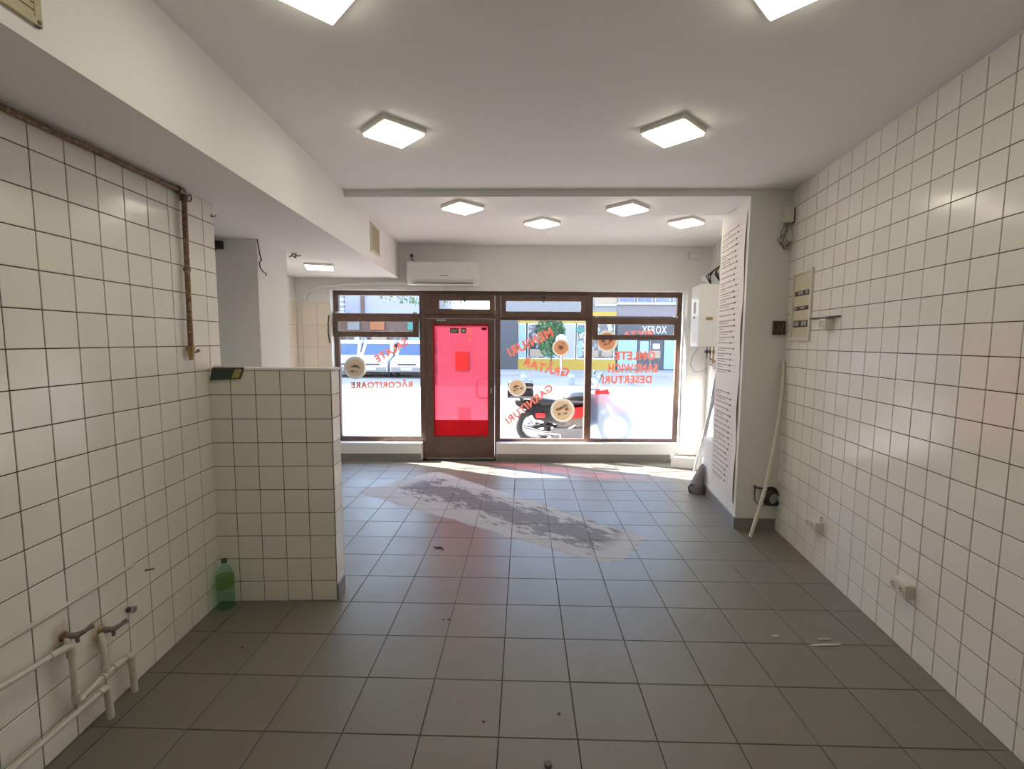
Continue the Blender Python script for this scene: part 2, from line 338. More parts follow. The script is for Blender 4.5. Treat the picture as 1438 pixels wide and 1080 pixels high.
# pillars
struct(MB().prism([(1.90, 4.12), (2.32, 4.12), (2.40, 4.89), (1.983, 4.89)], -.05, ZC+.01).build('wall_pillar_right', 'grey_plaster'), 'white pillar against the right wall, menu poster on its side')
struct(MB().prism([(1.985, 4.885), (2.42, 4.885), (2.46, 5.22), (2.021, 5.22)], -.05, .61).build('wall_stub_right', 'plaster'), 'knee-high white boxing behind the right pillar')
struct(MB().prism([(-2.80, 3.89), (-2.225, 3.93), (-2.245, 4.46), (-2.82, 4.43)], -.05, ZS+.01).build('wall_pillar_left', 'grey_plaster'), 'white pillar behind the low tiled partition')
# baseboards
def base(name, fr, s0, s1, z=.095, t=.012): return struct(MB().cbox(s0, s1, -.002, t, -.003, z, .002, fr).build(name, 'skirt'))
base('baseboard_front_1', FWf, -2.60, -1.42); base('baseboard_front_2', FWf, -.37, 2.44)
CF = frame(0, 4.12, 1, 0, 0, -1); base('baseboard_pillar_front', CF, 1.888, 2.255)
CS = frame(1.90, 4.12, .1073, .9942, -.9942, .1073); base('baseboard_pillar_side', CS, -.012, 1.10, .10)
base('baseboard_partition', PE, .0, .135, .10)
# ------------------------------------------------------------------ wall tiles
tcache = {}
def tile_mesh(w, h, m, t=.005):
    k = (round(w, 4), round(h, 4), m)
    if k not in tcache:
        e = .0016; tcache[k] = MB().add([(0, 0, 0), (w, 0, 0), (w, h, 0), (0, h, 0), (0, 0, t-.0012), (w, 0, t-.0012), (w, h, t-.0012), (0, h, t-.0012), (e, e, t), (w-e, e, t), (w-e, h-e, t), (e, h-e, t)],
            [(3, 2, 1, 0), (8, 9, 10, 11)]+[(a, (a+1) % 4, 4+(a+1) % 4, 4+a) for a in range(4)]+[(4+a, 4+(a+1) % 4, 8+(a+1) % 4, 8+a) for a in range(4)]).mesh('tile', m)
    return tcache[k]
def tiling(wall, fr, sl, zl, m='tile_white', grout='grout', gap=.0042, stuff=None, n0=.0):
    """sl, zl: sorted joint lines"""
    sub(MB().box(sl[0], sl[-1], n0, n0+.002, zl[0], zl[-1], fr), 'grout_bed', grout, wall)
    st = MB()
    for i in range(len(sl)-1):
        for k in range(len(zl)-1):
            w, h = sl[i+1]-sl[i]-gap, zl[k+1]-zl[k]-gap
            if w < .006 or h < .006: continue
            if stuff and stuff(sl[i], zl[k], i, k):
                st.box(sl[i]+gap/2, sl[i+1]-gap/2, n0, n0+.005, zl[k]+gap/2, zl[k+1]-gap/2, fr); continue
            o = bpy.data.objects.new('tile', tile_mesh(w, h, m)); COL.objects.link(o); o.parent = wall
            o.matrix_local = fmat(fr, sl[i]+gap/2, n0+random.uniform(0, .0008), zl[k]+gap/2)
    if st.v: o = sub(st, 'tiles_rest', m, wall); o['kind'] = 'stuff'
tr = .14734; s_end = 4.143
rs = [1.971+i*tr for i in range(-9, 15)]+[s_end]; rz = sorted([1.6053-k*tr for k in range(-9, 11)]+[0.0])
rz = [z for z in rz if z <= 2.938]
ncol = len(rs)-2
tiling(wr, RW, rs, rz, stuff=lambda s, z, i, k: (s < 1.96 and not (s > 1.80 and z < 1.5)) or i == ncol)
tl = .14913
ls = [1.634+i*tl for i in range(-9, 9)]+[2.938]; lz = sorted([1.6227-k*tl for k in range(-5, 11)]+[0.0, ZS])
tiling(wl, LW, ls, lz, stuff=lambda s, z, i, k: s < 1.4)
pz = [z for z in lz if z < 1.48]; pz[-1] = 1.4736
tiling(wp, PW, [.0, .13, .279, .428, .577, .7355], pz)
tiling(wp, PE, [-.004, .136], [.101]+pz[1:])
bz = [0.0, .065, .365, .665, .965, 1.265, 1.565, 1.865, 2.165]
tiling(wf, FWf, [-3.07, -3.0, -2.80, -2.615], bz, 'tile_beige', 'grout_pale', .003)
RC = frame(-3.08, 0, 0, 1, 1, 0)
tiling(wrec, RC, [4.4, 4.6, 4.8, 5.0, 5.2, 5.4, 5.6, 5.8, 6.0, 6.2, 6.315], bz, 'tile_beige', 'grout_pale', .003)
# ------------------------------------------------------------------ shop windows and door
NI, NO = -.12, -.185
def rail(mb, u0, u1, z0, z1, n0=NO, n1=NI, ch=.006): return mb.cbox(u0, u1, n0, n1, z0, z1, ch, FWf)
def pane(u0, u1, z0, z1, par, m='pane', n=-.152, name='pane'): return sub(MB().box(u0, u1, n-.003, n+.003, z0, z1, FWf), name, m, par)
def ring(u0, u1, z0, z1, a, n0, n1, t=None, bt=None):
    mb = MB(); t = t or a; bt = bt or a
    rail(mb, u0, u0+a, z0, z1, n0, n1); rail(mb, u1-a, u1, z0, z1, n0, n1); rail(mb, u0+a-.003, u1-a+.003, z1-t, z1, n0+.002, n1-.002); rail(mb, u0+a-.003, u1-a+.003, z0, z0+bt, n0+.002, n1-.002); return mb
def latch(u, z, par, n=-.075):
    sub(MB().cbox(u-.03, u+.03, NI-.005, n, z-.012, z+.012, .004, FWf).cbox(u-.007, u+.007, NI-.005, n+.01, z-.07, z, .003, FWf), 'latch', 'black_plastic', par)
w1 = MB(); rail(w1, -2.62, -2.555, .245, 2.338); rail(w1, -1.44, -1.362, .0, 2.338, -.2, -.11); rail(w1, -2.558, -1.437, 2.277, 2.338); rail(w1, -2.558, -1.437, 1.965, 2.035); rail(w1, -2.558, -1.437, .245, .312)
w1 = struct(w1.build('window_1', 'wood'), 'brown framed shop window left of the red door, its hopper hanging open')
pane(-2.557, -1.438, .310, 1.967, w1)
w2 = MB(); rail(w2, -.398, -.322, .0, 2.338, -.2, -.11); rail(w2, -.325, .863, 2.285, 2.338); rail(w2, -.325, .863, 1.946, 1.985); rail(w2, -.325, .863, .245, .286); rail(w2, .860, .952, .245, 2.338, -.2, -.11)
w2 = struct(w2.build('window_2', 'wood'), 'brown framed shop window with closed hopper right of the red door')
pane(-.324, .862, .284, 1.948, w2)
sh = sub(ring(-.318, .857, 1.983, 2.288, .072, -.175, -.095, .08, .086), 'hopper_sash', 'wood', w2); pane(-.25, .79, 2.065, 2.212, sh, n=-.14); latch(.27, 2.262, sh)
w3 = MB(); rail(w3, .949, 2.123, 2.268, 2.338); rail(w3, .949, 2.123, 1.955, 2.012); rail(w3, .949, 2.123, .245, .288); rail(w3, 2.120, 2.19, .245, 2.338)
w3 = struct(w3.build('window_3', 'wood'), 'rightmost brown framed shop window, its hopper hanging open')
pane(.951, 2.122, .286, 1.957, w3)
pane(.953, 2.120, .288, .925, w3, 'frosted', -.146, 'frosted_film')
for par, u0, u1, pu0, pu1, z0, z1, pz0, pz1 in ((w1, -2.605, -1.445, -2.548, -1.522, 1.708, 2.030, 1.785, 1.916), (w3, .940, 2.135, 1.02, 2.068, 1.684, 1.992, 1.757, 1.897)):
    mb = MB(); a, b_ = -.112, -.062
    rail(mb, u0, pu0, z0, z1, a, b_); rail(mb, pu1, u1, z0, z1, a, b_); rail(mb, pu0-.003, pu1+.003, z0, pz0, a+.002, b_-.002); rail(mb, pu0-.003, pu1+.003, pz1, z1, a+.002, b_-.002)
    s_ = sub(mb, 'hopper_sash', 'wood', par); pane(pu0-.005, pu1+.005, pz0-.005, pz1+.005, s_, n=-.088)
    for uu in (u0+.05, u1-.05): sub(MB().cbox(uu-.022, uu+.022, -.118, -.05, z1-.004, z1+.02, .003, FWf), 'hinge', 'steel', s_)
    sub(MB().cbox((u0+u1)/2-.02, (u0+u1)/2+.02, -.062, -.045, z0+.012, z0+.03, .003, FWf), 'latch', 'old_metal', s_)
d1 = MB(); rail(d1, -1.364, -.396, 2.285, 2.338); rail(d1, -1.364, -.396, 1.968, 2.022)
d1 = struct(d1.build('door_1', 'wood'), 'brown shop door glazed with red film, hopper vent above')
sh = sub(ring(-1.36, -.40, 2.02, 2.288, .075, -.175, -.095, .078, .08), 'hopper_sash', 'wood', d1)
sub(MB().cbox(-1.29, -1.166, -.17, -.1, 2.09, 2.22, .004, FWf), 'sash_stile', 'wood', sh); pane(-1.17, -.47, 2.095, 2.216, sh, n=-.14); latch(-.815, 2.262, sh)
lf = MB(); rail(lf, -1.358, -1.260, .012, 1.965, -.18, -.115); rail(lf, -.492, -.402, .012, 1.965, -.18, -.115); rail(lf, -1.263, -.489, 1.892, 1.965, -.178, -.117); rail(lf, -1.263, -.489, .012, .318, -.178, -.117)
lf = sub(lf, 'door_leaf', 'wood', d1)
pane(-1.262, -.490, .316, 1.894, lf, 'red_film', -.152)
for a in ((-1.262, -.49, .316, .547), (-1.262, -.49, 1.868, 1.894), (-1.262, -1.238, .547, 1.868), (-.50, -.49, .547, 1.868)): pane(*a, lf, 'red_solid', -.145, 'red_film_border')
sub(MB().tube([FWf(-.45, -.19, .85), FWf(-.45, -.23, .85), FWf(-.60, -.24, .85), FWf(-.645, -.24, .875), FWf(-.66, -.24, .92), FWf(-.66, -.24, 1.07), FWf(-.645, -.24, 1.115), FWf(-.60, -.24, 1.14), FWf(-.45, -.23, 1.14), FWf(-.45, -.19, 1.14)], .0145, 10), 'pull_handle', 'black_plastic', lf, True)
sub(MB().cbox(-1.20, -1.07, -.117, -.06, 1.93, 1.952, .005, FWf), 'door_closer', 'steel', lf)
sub(MB().cbox(-.46, -.435, -.117, -.085, .93, 1.01, .004, FWf), 'lock', 'steel', lf)
sub(MB().cbox(-1.36, -.40, -.14, -.05, -.002, .022, .004, FWf), 'threshold', 'steel', d1)
struct(MB().cbox(-1.10, -.36, -.06, .012, 2.335, 2.358, .003, FWf).build('trim_3', 'white_plastic'), 'thin white strip above the red door')
# ------------------------------------------------------------------ lettering and stickers on the glass
def text_mesh(word, m, length, height, bold=.035):
    cu = bpy.data.curves.new('txt', 'FONT'); cu.body = word; cu.offset = bold; cu.extrude = .001; cu.resolution_u = 3; cu.space_character = 1.12
    to = bpy.data.objects.new('txt', cu); COL.objects.link(to); dg = bpy.context.evaluated_depsgraph_get()
    me = bpy.data.meshes.new_from_object(to.evaluated_get(dg)); bpy.data.objects.remove(to); bpy.data.curves.remove(cu)
    xs = [v.co.x for v in me.vertices]; w = max(xs)-min(xs); x0 = min(xs); h = .73   # capital height of the built-in font
    for v in me.vertices: v.co = V(((v.co.x-x0)/w*length, (v.co.y-h/2)/h*height, v.co.z))
    me.materials.clear(); me.materials.append(MATS[m]); return me
DN = FWf(0, -1, 0)-FWf(0, 0, 0); DU = FWf(1, 0, 0)-FWf(0, 0, 0)
def decal(word, a, b_, h, n=-.157, m='decal', bend=0, label=None):
    """word stuck on the glass to be read from the street: a start, b end, both (u, z)"""
    du, dz = b_[0]-a[0], b_[1]-a[1]; ln = math.hypot(du, dz); x = (DU*du+V((0, 0, dz)))/ln; z = DN; y = z.cross(x)
    me = text_mesh(word, m, ln, h, .045)
    if bend:
        for v in me.vertices: t = v.co.x/ln*2-1; v.co.y += bend*(1-t*t)
    o = bpy.data.objects.new('window_lettering', me); COL.objects.link(o); M = Matrix((x, y, z)).transposed().to_4x4(); M.translation = FWf(a[0], n, a[1]); o.matrix_world = M
    return tag(o, label, 'lettering', 'menu words on the shop glass')
decal('SALATE', (-1.63, 1.655), (-2.07, 1.395), .10, label='slanting orange word SALATE on the left window, seen reversed')
decal('R\u0102CORITOARE', (-1.555, 1.048), (-2.42, 1.035), .085, label='orange word R\u0102CORITOARE across the left window, seen reversed')
decal('MENIURI', (.40, 1.80), (-.215, 1.50), .125, label='slanting orange word MENIURI at the top of the window beside the door')
decal('GR\u0102TAR', (.645, 1.235), (-.005, 1.40), .115, bend=-.03, label='orange word GR\u0102TAR in the middle of the window beside the door')
decal('GARNITURI', (.40, 1.03), (-.235, .525), .10, label='slanting orange word GARNITURI low on the window beside the door')
decal('PIZZA', (1.80, 1.775), (1.385, 1.765), .085, label='orange word PIZZA at the top of the rightmost window, behind the hopper')
decal('OMLETE', (1.85, 1.475), (1.28, 1.47), .115, label='orange word OMLETE on the rightmost window')
decal('SANDWICH', (1.89, 1.300), (1.19, 1.293), .115, label='orange word SANDWICH on the rightmost window')
decal('DESERTURI', (1.81, 1.140), (1.11, 1.132), .105, label='orange word DESERTURI, lowest on the rightmost window')
def sticker(u, z, r, m, label, food='food'):
    th = thing('plate_sticker', label, 'sticker', FWf(u, -.157, z), 'round dish stickers on the shop glass'); ax = DN; c = FWf(u, -.156, z)
    k = 40; rr = random.Random(int(u*100)); mb = MB(); ang = [2*math.pi*i/k for i in range(k)]; vs = []
    for n in (-.1575, -.1562):
        for q in (r*.80, r): vs += [FWf(u+q*math.cos(t), n, z+q*math.sin(t)) for t in ang]
    fs = []
    for i in range(k):
        j = (i+1) % k; fs += [(i, j, k+j, k+i), (2*k+i, 3*k+i, 3*k+j, 2*k+j), (k+i, k+j, 3*k+j, 3*k+i), (i, 2*k+i, 2*k+j, j)]
    part(mb.add(vs, fs), 'plate_rim', 'plate', th)
    part(MB().prism([(u+r*.80*math.cos(t), z+r*.80*math.sin(t)) for t in ang], -.1572, -.1564, lambda a, b_, c_: FWf(a, c_, b_)), 'dish', food, th)
    for q in range(6):
        a = q*1.05+rr.uniform(-.3, .3); d = r*rr.uniform(.15, .5); s_ = r*rr.uniform(.12, .2); cx, cz = u+d*math.cos(a), z+d*math.sin(a)
        part(MB().prism([(cx+s_*math.cos(t)*(1+.2*math.sin(3*t+q)), cz+s_*.7*math.sin(t)) for t in [2*math.pi*i/12 for i in range(12)]], -.1563, -.1557, lambda a, b_, c_: FWf(a, c_, b_)), 'garnish', 'plate' if q % 2 else ('food_pale' if food == 'food' else 'food'), th)
sticker(-2.355, 1.28, .16, 'plate', 'round salad plate sticker on the left window', 'food_pale')
sticker(.525, 1.575, .122, 'plate', 'white-rimmed round dish sticker beside the word MENIURI')
sticker(-.085, 1.01, .125, 'plate', 'round dish sticker just right of the red door', 'food_pale')
sticker(.56, .69, .17, 'plate', 'large round dish sticker low on the window beside the door', 'food_pale')
sticker(1.165, 1.665, .15, 'plate', 'orange round pizza sticker on the rightmost window')
def card(name, u0, u1, z0, z1, m, label, cat, n=-.144):
    return tag(MB().cbox(u0, u1, n-.001, n+.001, z0, z1, .0004, FWf).build(name, m), label, cat)
card('paper_notice', -.965, -.765, 1.245, 1.52, 'orange_paper', 'orange sheet of paper stuck in the middle of the red door', 'notice', -.158)
e = card('exit_sign', -1.022, -.905, 1.768, 1.838, 'sign_green', 'small dark EXIT sign at the top of the red door', 'sign')
me = text_mesh('EXIT', 'sign_pale', .09, .042, .02); o = bpy.data.objects.new('lettering', me); COL.objects.link(o)
M = Matrix((DU, V((0, 0, 1)), -DN)).transposed().to_4x4(); M.translation = FWf(-1.008, -.1425, 1.803); o.parent = e; o.matrix_local = M
e = card('arrow_sign', -.868, -.800, 1.768, 1.838, 'sign_green', 'small dark arrow sign beside the EXIT sign on the red door', 'sign')
sub(MB().prism([(-.834, 1.829), (-.806, 1.803), (-.834, 1.777), (-.862, 1.803)], -.143, -.142, lambda a, b_, c_: FWf(a, c_, b_)), 'arrow', 'sign_pale', e)
e = card('figure_sign', -.897, -.876, 1.775, 1.832, 'sign_pale', 'tiny pale running-figure sign between the two exit signs', 'sign')
card('paper_slip', -.777, -.715, 1.755, 1.845, 'pink_paper', 'pale slip of paper at the top of the red door, beside the arrow sign', 'notice')
card('paper_slip', -.777, -.725, 1.655, 1.745, 'pink_paper', 'second pale slip of paper, just below the topmost one on the red door', 'notice')
card('alarm_sticker', -.585, -.515, 1.81, 1.845, 'red_dark', 'small dark red sticker in the top right corner of the red door', 'sticker')
# ------------------------------------------------------------------ ceiling light panels
def panel(cx, cy, z, rot, label, side=.285):
    th = thing('light_panel', label, 'ceiling light', (cx, cy, z), 'square ceiling light panels')
    c, s_ = math.cos(rot), math.sin(rot); T = lambda x, y, q: V((cx+x*c-y*s_, cy+x*s_+y*c, z+q)); h = side/2
    part(MB().cbox(-h, h, -h, h, -.028, .004, .008, T), 'casing', 'lamp_case', th)
    part(MB().cbox(-h+.012, h-.012, -h+.012, h-.012, -.040, -.026, .004, T), 'diffuser', 'panel_light', th)
q4 = math.pi/4
panel(-.765, 1.775, ZC, q4, 'square light panel cut by the top edge, left of the two nearest')
panel(.945, 1.78, ZC, q4, 'square light panel cut by the top edge, right of the two nearest')
panel(-.80, 2.965, ZC, q4, 'whole square light panel on the near ceiling, left of its pair')
panel(.89, 2.98, ZC, q4, 'whole square light panel on the near ceiling, right of its pair')
panel(-.565, 4.37, 2.885, q4, 'square light panel under the beam, nearer the air conditioner')
panel(.935, 4.42, 2.885, q4, 'square light panel under the beam, nearer the menu pillar')
panel(.185, 5.16, ZC, q4, 'square light panel beyond the beam, over the middle of the shop front')
panel(1.705, 5.14, ZC, q4, 'square light panel beyond the beam, nearest the boiler')
panel(-.765, .59, ZC, q4, 'added square light panel, out of view over the rear of the room, left of its pair')  # extra pair behind the camera, added to brighten the surfaces facing it
panel(.945, .59, ZC, q4, 'added square light panel, out of view over the rear of the room, right of its pair')
panel(-2.27, 5.24, ZS, .35, 'light panel under the low bulkhead in the left recess', .30)
# ------------------------------------------------------------------ air conditioner and front wall fittings
ac = thing('air_conditioner', 'white wall-mounted air conditioner above the red door', 'air conditioner', FWf(-1.08, 0, 2.4))
prof = [(.0, 2.695), (.17, 2.695), (.195, 2.67), (.205, 2.50), (.19, 2.435), (.15, 2.40), (.10, 2.392), (0, 2.40)]
part(MB().prism(prof, -1.535, -.615, lambda a, b_, c_: FWf(c_, a, b_)), 'body', 'white_plastic', ac)
part(MB().prism([(.206, 2.68), (.213, 2.67), (.215, 2.46), (.203, 2.452), (.200, 2.47)], -1.525, -.628, lambda a, b_, c_: FWf(c_, a, b_)), 'front_panel', 'white_plastic', ac)
part(MB().prism([(.198, 2.447), (.207, 2.447), (.165, 2.402), (.150, 2.402)], -1.45, -.68, lambda a, b_, c_: FWf(c_, a, b_)), 'air_flap', 'white_plastic', ac)
part(MB().box(-1.455, -.675, .150, .196, 2.4055, 2.4105, FWf), 'flap_gap', 'panel_dark', ac)
part(MB().cbox(-1.09, -1.0, .214, .217, 2.500, 2.512, .001, FWf), 'badge', 'ink_soft', ac)
jb = thing('socket_outlet', 'white wall socket with black plug above the air conditioner', 'socket', FWf(-1.50, 0, 2.78))
part(MB().cbox(-1.545, -1.455, 0, .035, 2.735, 2.825, .008, FWf), 'plate', 'white_plastic', jb)
part(MB().lathe([(.019, 0), (.019, .035), (.011, .045), (.009, .06)], FWf(-1.50, .035, 2.785), FWf(0, 1, 0)-FWf(0, 0, 0), 14), 'plug', 'black_plastic', jb)
part(MB().tube([FWf(-1.50, .09, 2.785), FWf(-1.50, .10, 2.75), FWf(-1.49, .08, 2.72), FWf(-1.44, .06, 2.705), FWf(-1.40, .05, 2.70)], .006, 8), 'cord', 'black_rubber', jb, True)
pts = [(-2.955, 2.20), (-2.94, 2.26), (-2.89, 2.315), (-2.80, 2.355), (-2.65, 2.383), (-2.45, 2.40), (-2.2, 2.412), (-1.9, 2.42), (-1.55, 2.425)]
tag(MB().tube([FWf(u, .022, z) for u, z in pts], .024, 10).build('refrigerant_hose', 'white_plastic', None, True), 'white insulated hose curving along the wall left of the air conditioner', 'hose')
jb = thing('junction_box', 'small white junction box high on the front wall near the boiler', 'junction box', FWf(2.28, 0, 2.81))
part(MB().cbox(2.19, 2.365, 0, .045, 2.765, 2.85, .008, FWf), 'box', 'cream_plastic', jb); part(MB().cbox(2.20, 2.355, .045, .051, 2.773, 2.842, .003, FWf), 'lid', 'white_plastic', jb)
tag(MB().tube([V((2.33, 5.3, ZC)), V((2.335, 5.5, 2.9)), V((2.32, 5.62, 2.82)), V((2.325, 5.7, 2.76)), V((2.40, 5.75, 2.72))], .004, 6).build('hanging_wire', 'ink_soft', None, True), 'thin loose wire hanging from the ceiling above the boiler', 'wire')
cb = thing('pull_cord', 'dark strap hanging beside the left shop window', 'strap', FWf(-2.63, 0, 1.75))
part(MB().tube([FWf(-2.635, .012, 2.0), FWf(-2.645, .02, 1.9), FWf(-2.65, .015, 1.75), FWf(-2.635, .012, 1.62)], .008, 6), 'strap', 'black_rubber', cb, True)
# ------------------------------------------------------------------ bulkhead grilles
BK = frame(-1.31, 0, -.0577, .9983, .9983, .0577)
def grille(s0, s1, z0, z1, m, label, n=10):
    th = thing('vent_grille', label, 'grille', BK((s0+s1)/2, 0, z0), 'vent grilles on the bulkhead'); a = .022
    mb = MB()
    for r in ((s0, s0+a, z0, z1), (s1-a, s1, z0, z1), (s0, s1, z0, z0+a), (s0, s1, z1-a, z1)): mb.cbox(r[0], r[1], 0, .012, r[2], r[3], .003, BK)
    part(mb, 'frame', 'yellow_plastic' if s0 < 2 else 'cream_plastic', th); part(MB().box(s0+a, s1-a, .0, .002, z0+a, z1-a, BK), 'backing', m, th)
    for k in range(n):
        z = z0+a+(z1-z0-2*a)*(k+.5)/n; h = (z1-z0-2*a)/n*.42
        part(MB().hexa([BK(s0+a, .002, z-h), BK(s1-a, .002, z-h), BK(s1-a, .010, z-h*1.5), BK(s0+a, .010, z-h*1.5), BK(s0+a, .002, z+h), BK(s1-a, .002, z+h), BK(s1-a, .010, z+h*.4), BK(s0+a, .010, z+h*.4)]), 'slat', m, th)
    part(MB().lathe([(.006, 0), (.005, .003)], BK(s1-.011, .012, z0+.012), BK(0, 1, 0)-BK(0, 0, 0), 8), 'screw', 'old_metal', th)
grille(4.93, 5.29, 2.585, 2.885, 'yellow_plastic', 'yellowed vent grille at the far end of the bulkhead')
grille(1.02, 1.395, 2.54, 2.82, 'yellow_plastic', 'yellowed vent grille at the near end of the bulkhead, in the top left corner', 12)
# ------------------------------------------------------------------ left wall: gas pipe, taps and water pipes
gp = thing('gas_pipe', 'rusty gas pipe along the top of the left wall with a valve at its drop', 'pipe', LW(2.62, 0, 1.55))
part(MB().tube([LW(.4, .028, 2.462), LW(1.6, .028, 2.464), LW(2.595, .030, 2.468)], .013, 10), 'horizontal_pipe', 'rust', gp, True)
part(MB().tube([LW(2.575, .030, 2.468), LW(2.61, .030, 2.468), LW(2.625, .030, 2.455), LW(2.627, .030, 2.42)], .020, 10), 'elbow', 'old_metal', gp, True)
part(MB().tube([LW(2.627, .030, 2.44), LW(2.615, .032, 2.0), LW(2.605, .034, 1.61)], .014, 10), 'drop_pipe', 'rust', gp, True)
part(MB().tube([LW(2.618, .030, 2.06), LW(2.617, .030, 2.04)], .019, 10), 'collar', 'old_metal', gp, True)
part(MB().tube([LW(2.605, .034, 1.625), LW(2.605, .034, 1.60)], .022, 6).tube([LW(2.605, .034, 1.60), LW(2.605, .034, 1.565)], .017, 10).tube([LW(2.605, .034, 1.565), LW(2.605, .034, 1.545)], .012, 8), 'valve', 'brass', gp, True)
part(MB().tube([LW(2.605, .034, 1.588), LW(2.64, .045, 1.590), LW(2.652, .048, 1.60)], [.007, .006, .010], 8), 'valve_lever', 'old_metal', gp, True)
hk = thing('eye_hook', 'rusty ring hook screwed in beside the bend of the gas pipe', 'hook', LW(2.69, 0, 2.47))
part(MB().tube([LW(2.69+.016*math.cos(t), .02+.006*math.sin(t), 2.455+.018*math.sin(t)) for t in [2*math.pi*k/14 for k in range(15)]], .004, 6), 'ring', 'rust', hk, True)
part(MB().tube([LW(2.69, 0, 2.475), LW(2.69, .022, 2.472)], .004, 6), 'shank', 'rust', hk)
hk = thing('wall_hook', 'tiny metal hook at the far top corner of the left wall', 'hook', LW(2.915, 0, 2.40))
part(MB().tube([LW(2.915, 0, 2.415), LW(2.917, .018, 2.412), LW(2.921, .026, 2.416), LW(2.924, .028, 2.425)], .0035, 6), 'prong', 'tap_metal', hk, True); part(MB().lathe([(.010, 0), (.010, .004)], LW(2.915, 0.005, 2.415), LW(0, 1, 0)-LW(0, 0, 0), 10), 'base', 'old_metal', hk)
tag(MB().prism([(0.004, .592), (.012, .590), (.016, .582), (.012, .574), (.004, .572)], .5, 2.125, lambda a, b_, c_: LW(c_, a, b_+.004-.011*(c_-1.5))).build('sealant_strip', 'sealant'), 'thin pale ridge of old sealant along the left wall above the taps', 'trim strip')
def tap(s, z, label, rustcol):
    th = thing('wall_tap', label, 'tap', LW(s, 0, z), 'old metal taps on the left wall')
    part(MB().lathe([(.020, 0), (.020, .005), (.012, .010)], LW(s, .005, z), LW(0, 1, 0)-LW(0, 0, 0), 14), 'flange', rustcol, th, True)
    part(MB().tube([LW(s, .005, z), LW(s+.002, .03, z), LW(s+.012, .052, z-.002), LW(s+.032, .066, z+.003)], [.010, .013, .012, .009], 10), 'body', 'tap_metal', th, True)
    part(MB().tube([LW(s+.010, .05, z-.002), LW(s+.011, .052, z-.032)], [.008, .007], 8), 'spout', 'tap_metal', th, True)
    part(MB().tube([LW(s+.028, .064, z+.003), LW(s+.042, .072, z+.009), LW(s+.055, .078, z+.012)], [.007, .010, .012], 8), 'handle', 'tap_metal', th, True)
tap(1.752, .462, 'corroded tap on the left wall, nearer the camera', 'rust'); tap(1.925, .376, 'corroded tap on the left wall, farther from the camera', 'brass')
wpipe = thing('water_pipes', 'white plastic water pipes running low along the left wall under the taps', 'pipes', LW(1.8, 0, 0))
P1 = MB().tube([LW(.8, .045, .53), LW(1.40, .045, .468), LW(1.665, .045, .443)], .0115, 10); part(P1, 'upper_pipe', 'pipe_white', wpipe, True)
part(MB().tube([LW(1.65, .045, .445), LW(1.72, .045, .435), LW(1.737, .045, .425), LW(1.738, .045, .385)], .0155, 10), 'elbow', 'pipe_white', wpipe, True)
part(MB().tube([LW(1.738, .045, .43), LW(1.740, .045, .20)], .0115, 10), 'riser', 'pipe_white', wpipe, True)
part(MB().tube([LW(1.750, .02, .455), LW(1.73, .04, .45), LW(1.738, .045, .42)], .010, 8), 'tap_connector', 'pipe_white', wpipe, True)
part(MB().tube([LW(1.740, .045, .225), LW(1.743, .045, .185), LW(1.77, .045, .18)], .0155, 10), 'elbow', 'pipe_white', wpipe, True)
part(MB().tube([LW(1.745, .045, .182), LW(1.89, .045, .199), LW(1.95, .045, .195), LW(2.02, .045, .186)], .0115, 10), 'middle_pipe', 'pipe_white', wpipe, True)
part(MB().tube([LW(1.905, .02, .372), LW(1.885, .045, .34), LW(1.888, .045, .21)], .0115, 10), 'riser', 'pipe_white', wpipe, True)
part(MB().tube([LW(1.868, .045, .197), LW(1.908, .045, .199)], .0160, 10).tube([LW(1.888, .045, .20), LW(1.888, .045, .235)], .0160, 10), 'tee', 'pipe_white', wpipe, True)
part(MB().tube([LW(1.925, .045, .198), LW(1.965, .045, .193)], .0165, 10), 'coupling', 'pipe_white', wpipe, True)
part(MB().tube([LW(2.00, .045, .188), LW(2.022, .045, .185), LW(2.030, .045, .17), LW(2.030, .045, .14)], .0160, 10), 'elbow', 'pipe_white', wpipe, True)
part(MB().tube([LW(2.030, .045, .17), LW(2.034, .046, .0)], .0145, 10), 'floor_pipe', 'pipe_white', wpipe, True)
part(MB().tube([LW(.8, .06, .162), LW(1.476, .06, .158), LW(1.845, .06, .152)], .0115, 10), 'lower_pipe', 'pipe_white', wpipe, True)
part(MB().tube([LW(1.83, .06, .152), LW(1.86, .06, .151), LW(1.873, .06, .138), LW(1.874, .06, .10)], .0155, 10), 'elbow', 'pipe_white', wpipe, True)
part(MB().tube([LW(1.874, .06, .13), LW(1.877, .06, .0)], .0150, 10), 'floor_pipe', 'pipe_white', wpipe, True)
st = thing('pipe_stub', 'short dark capped pipe stub on the left wall right of the taps', 'pipe stub', LW(2.075, 0, .383))
part(MB().tube([LW(2.075, .004, .383), LW(2.075, .035, .383)], .012, 10), 'stub', 'purple', st, True); part(MB().tube([LW(2.075, .033, .383), LW(2.075, .042, .383)], .015, 10), 'cap', 'steel', st, True)
nl = thing('wall_nail', 'bent nail in the left wall at the end of the sealant strip', 'nail', LW(2.205, 0, .512))
part(MB().tube([LW(2.205, .004, .512), LW(2.213, .03, .513), LW(2.222, .035, .512)], .0035, 6), 'shank', 'old_metal', nl); part(MB().lathe([(.007, 0), (.007, .002)], LW(2.205, .005, .512), LW(0, 1, 0)-LW(0, 0, 0), 8), 'head', 'old_metal', nl)
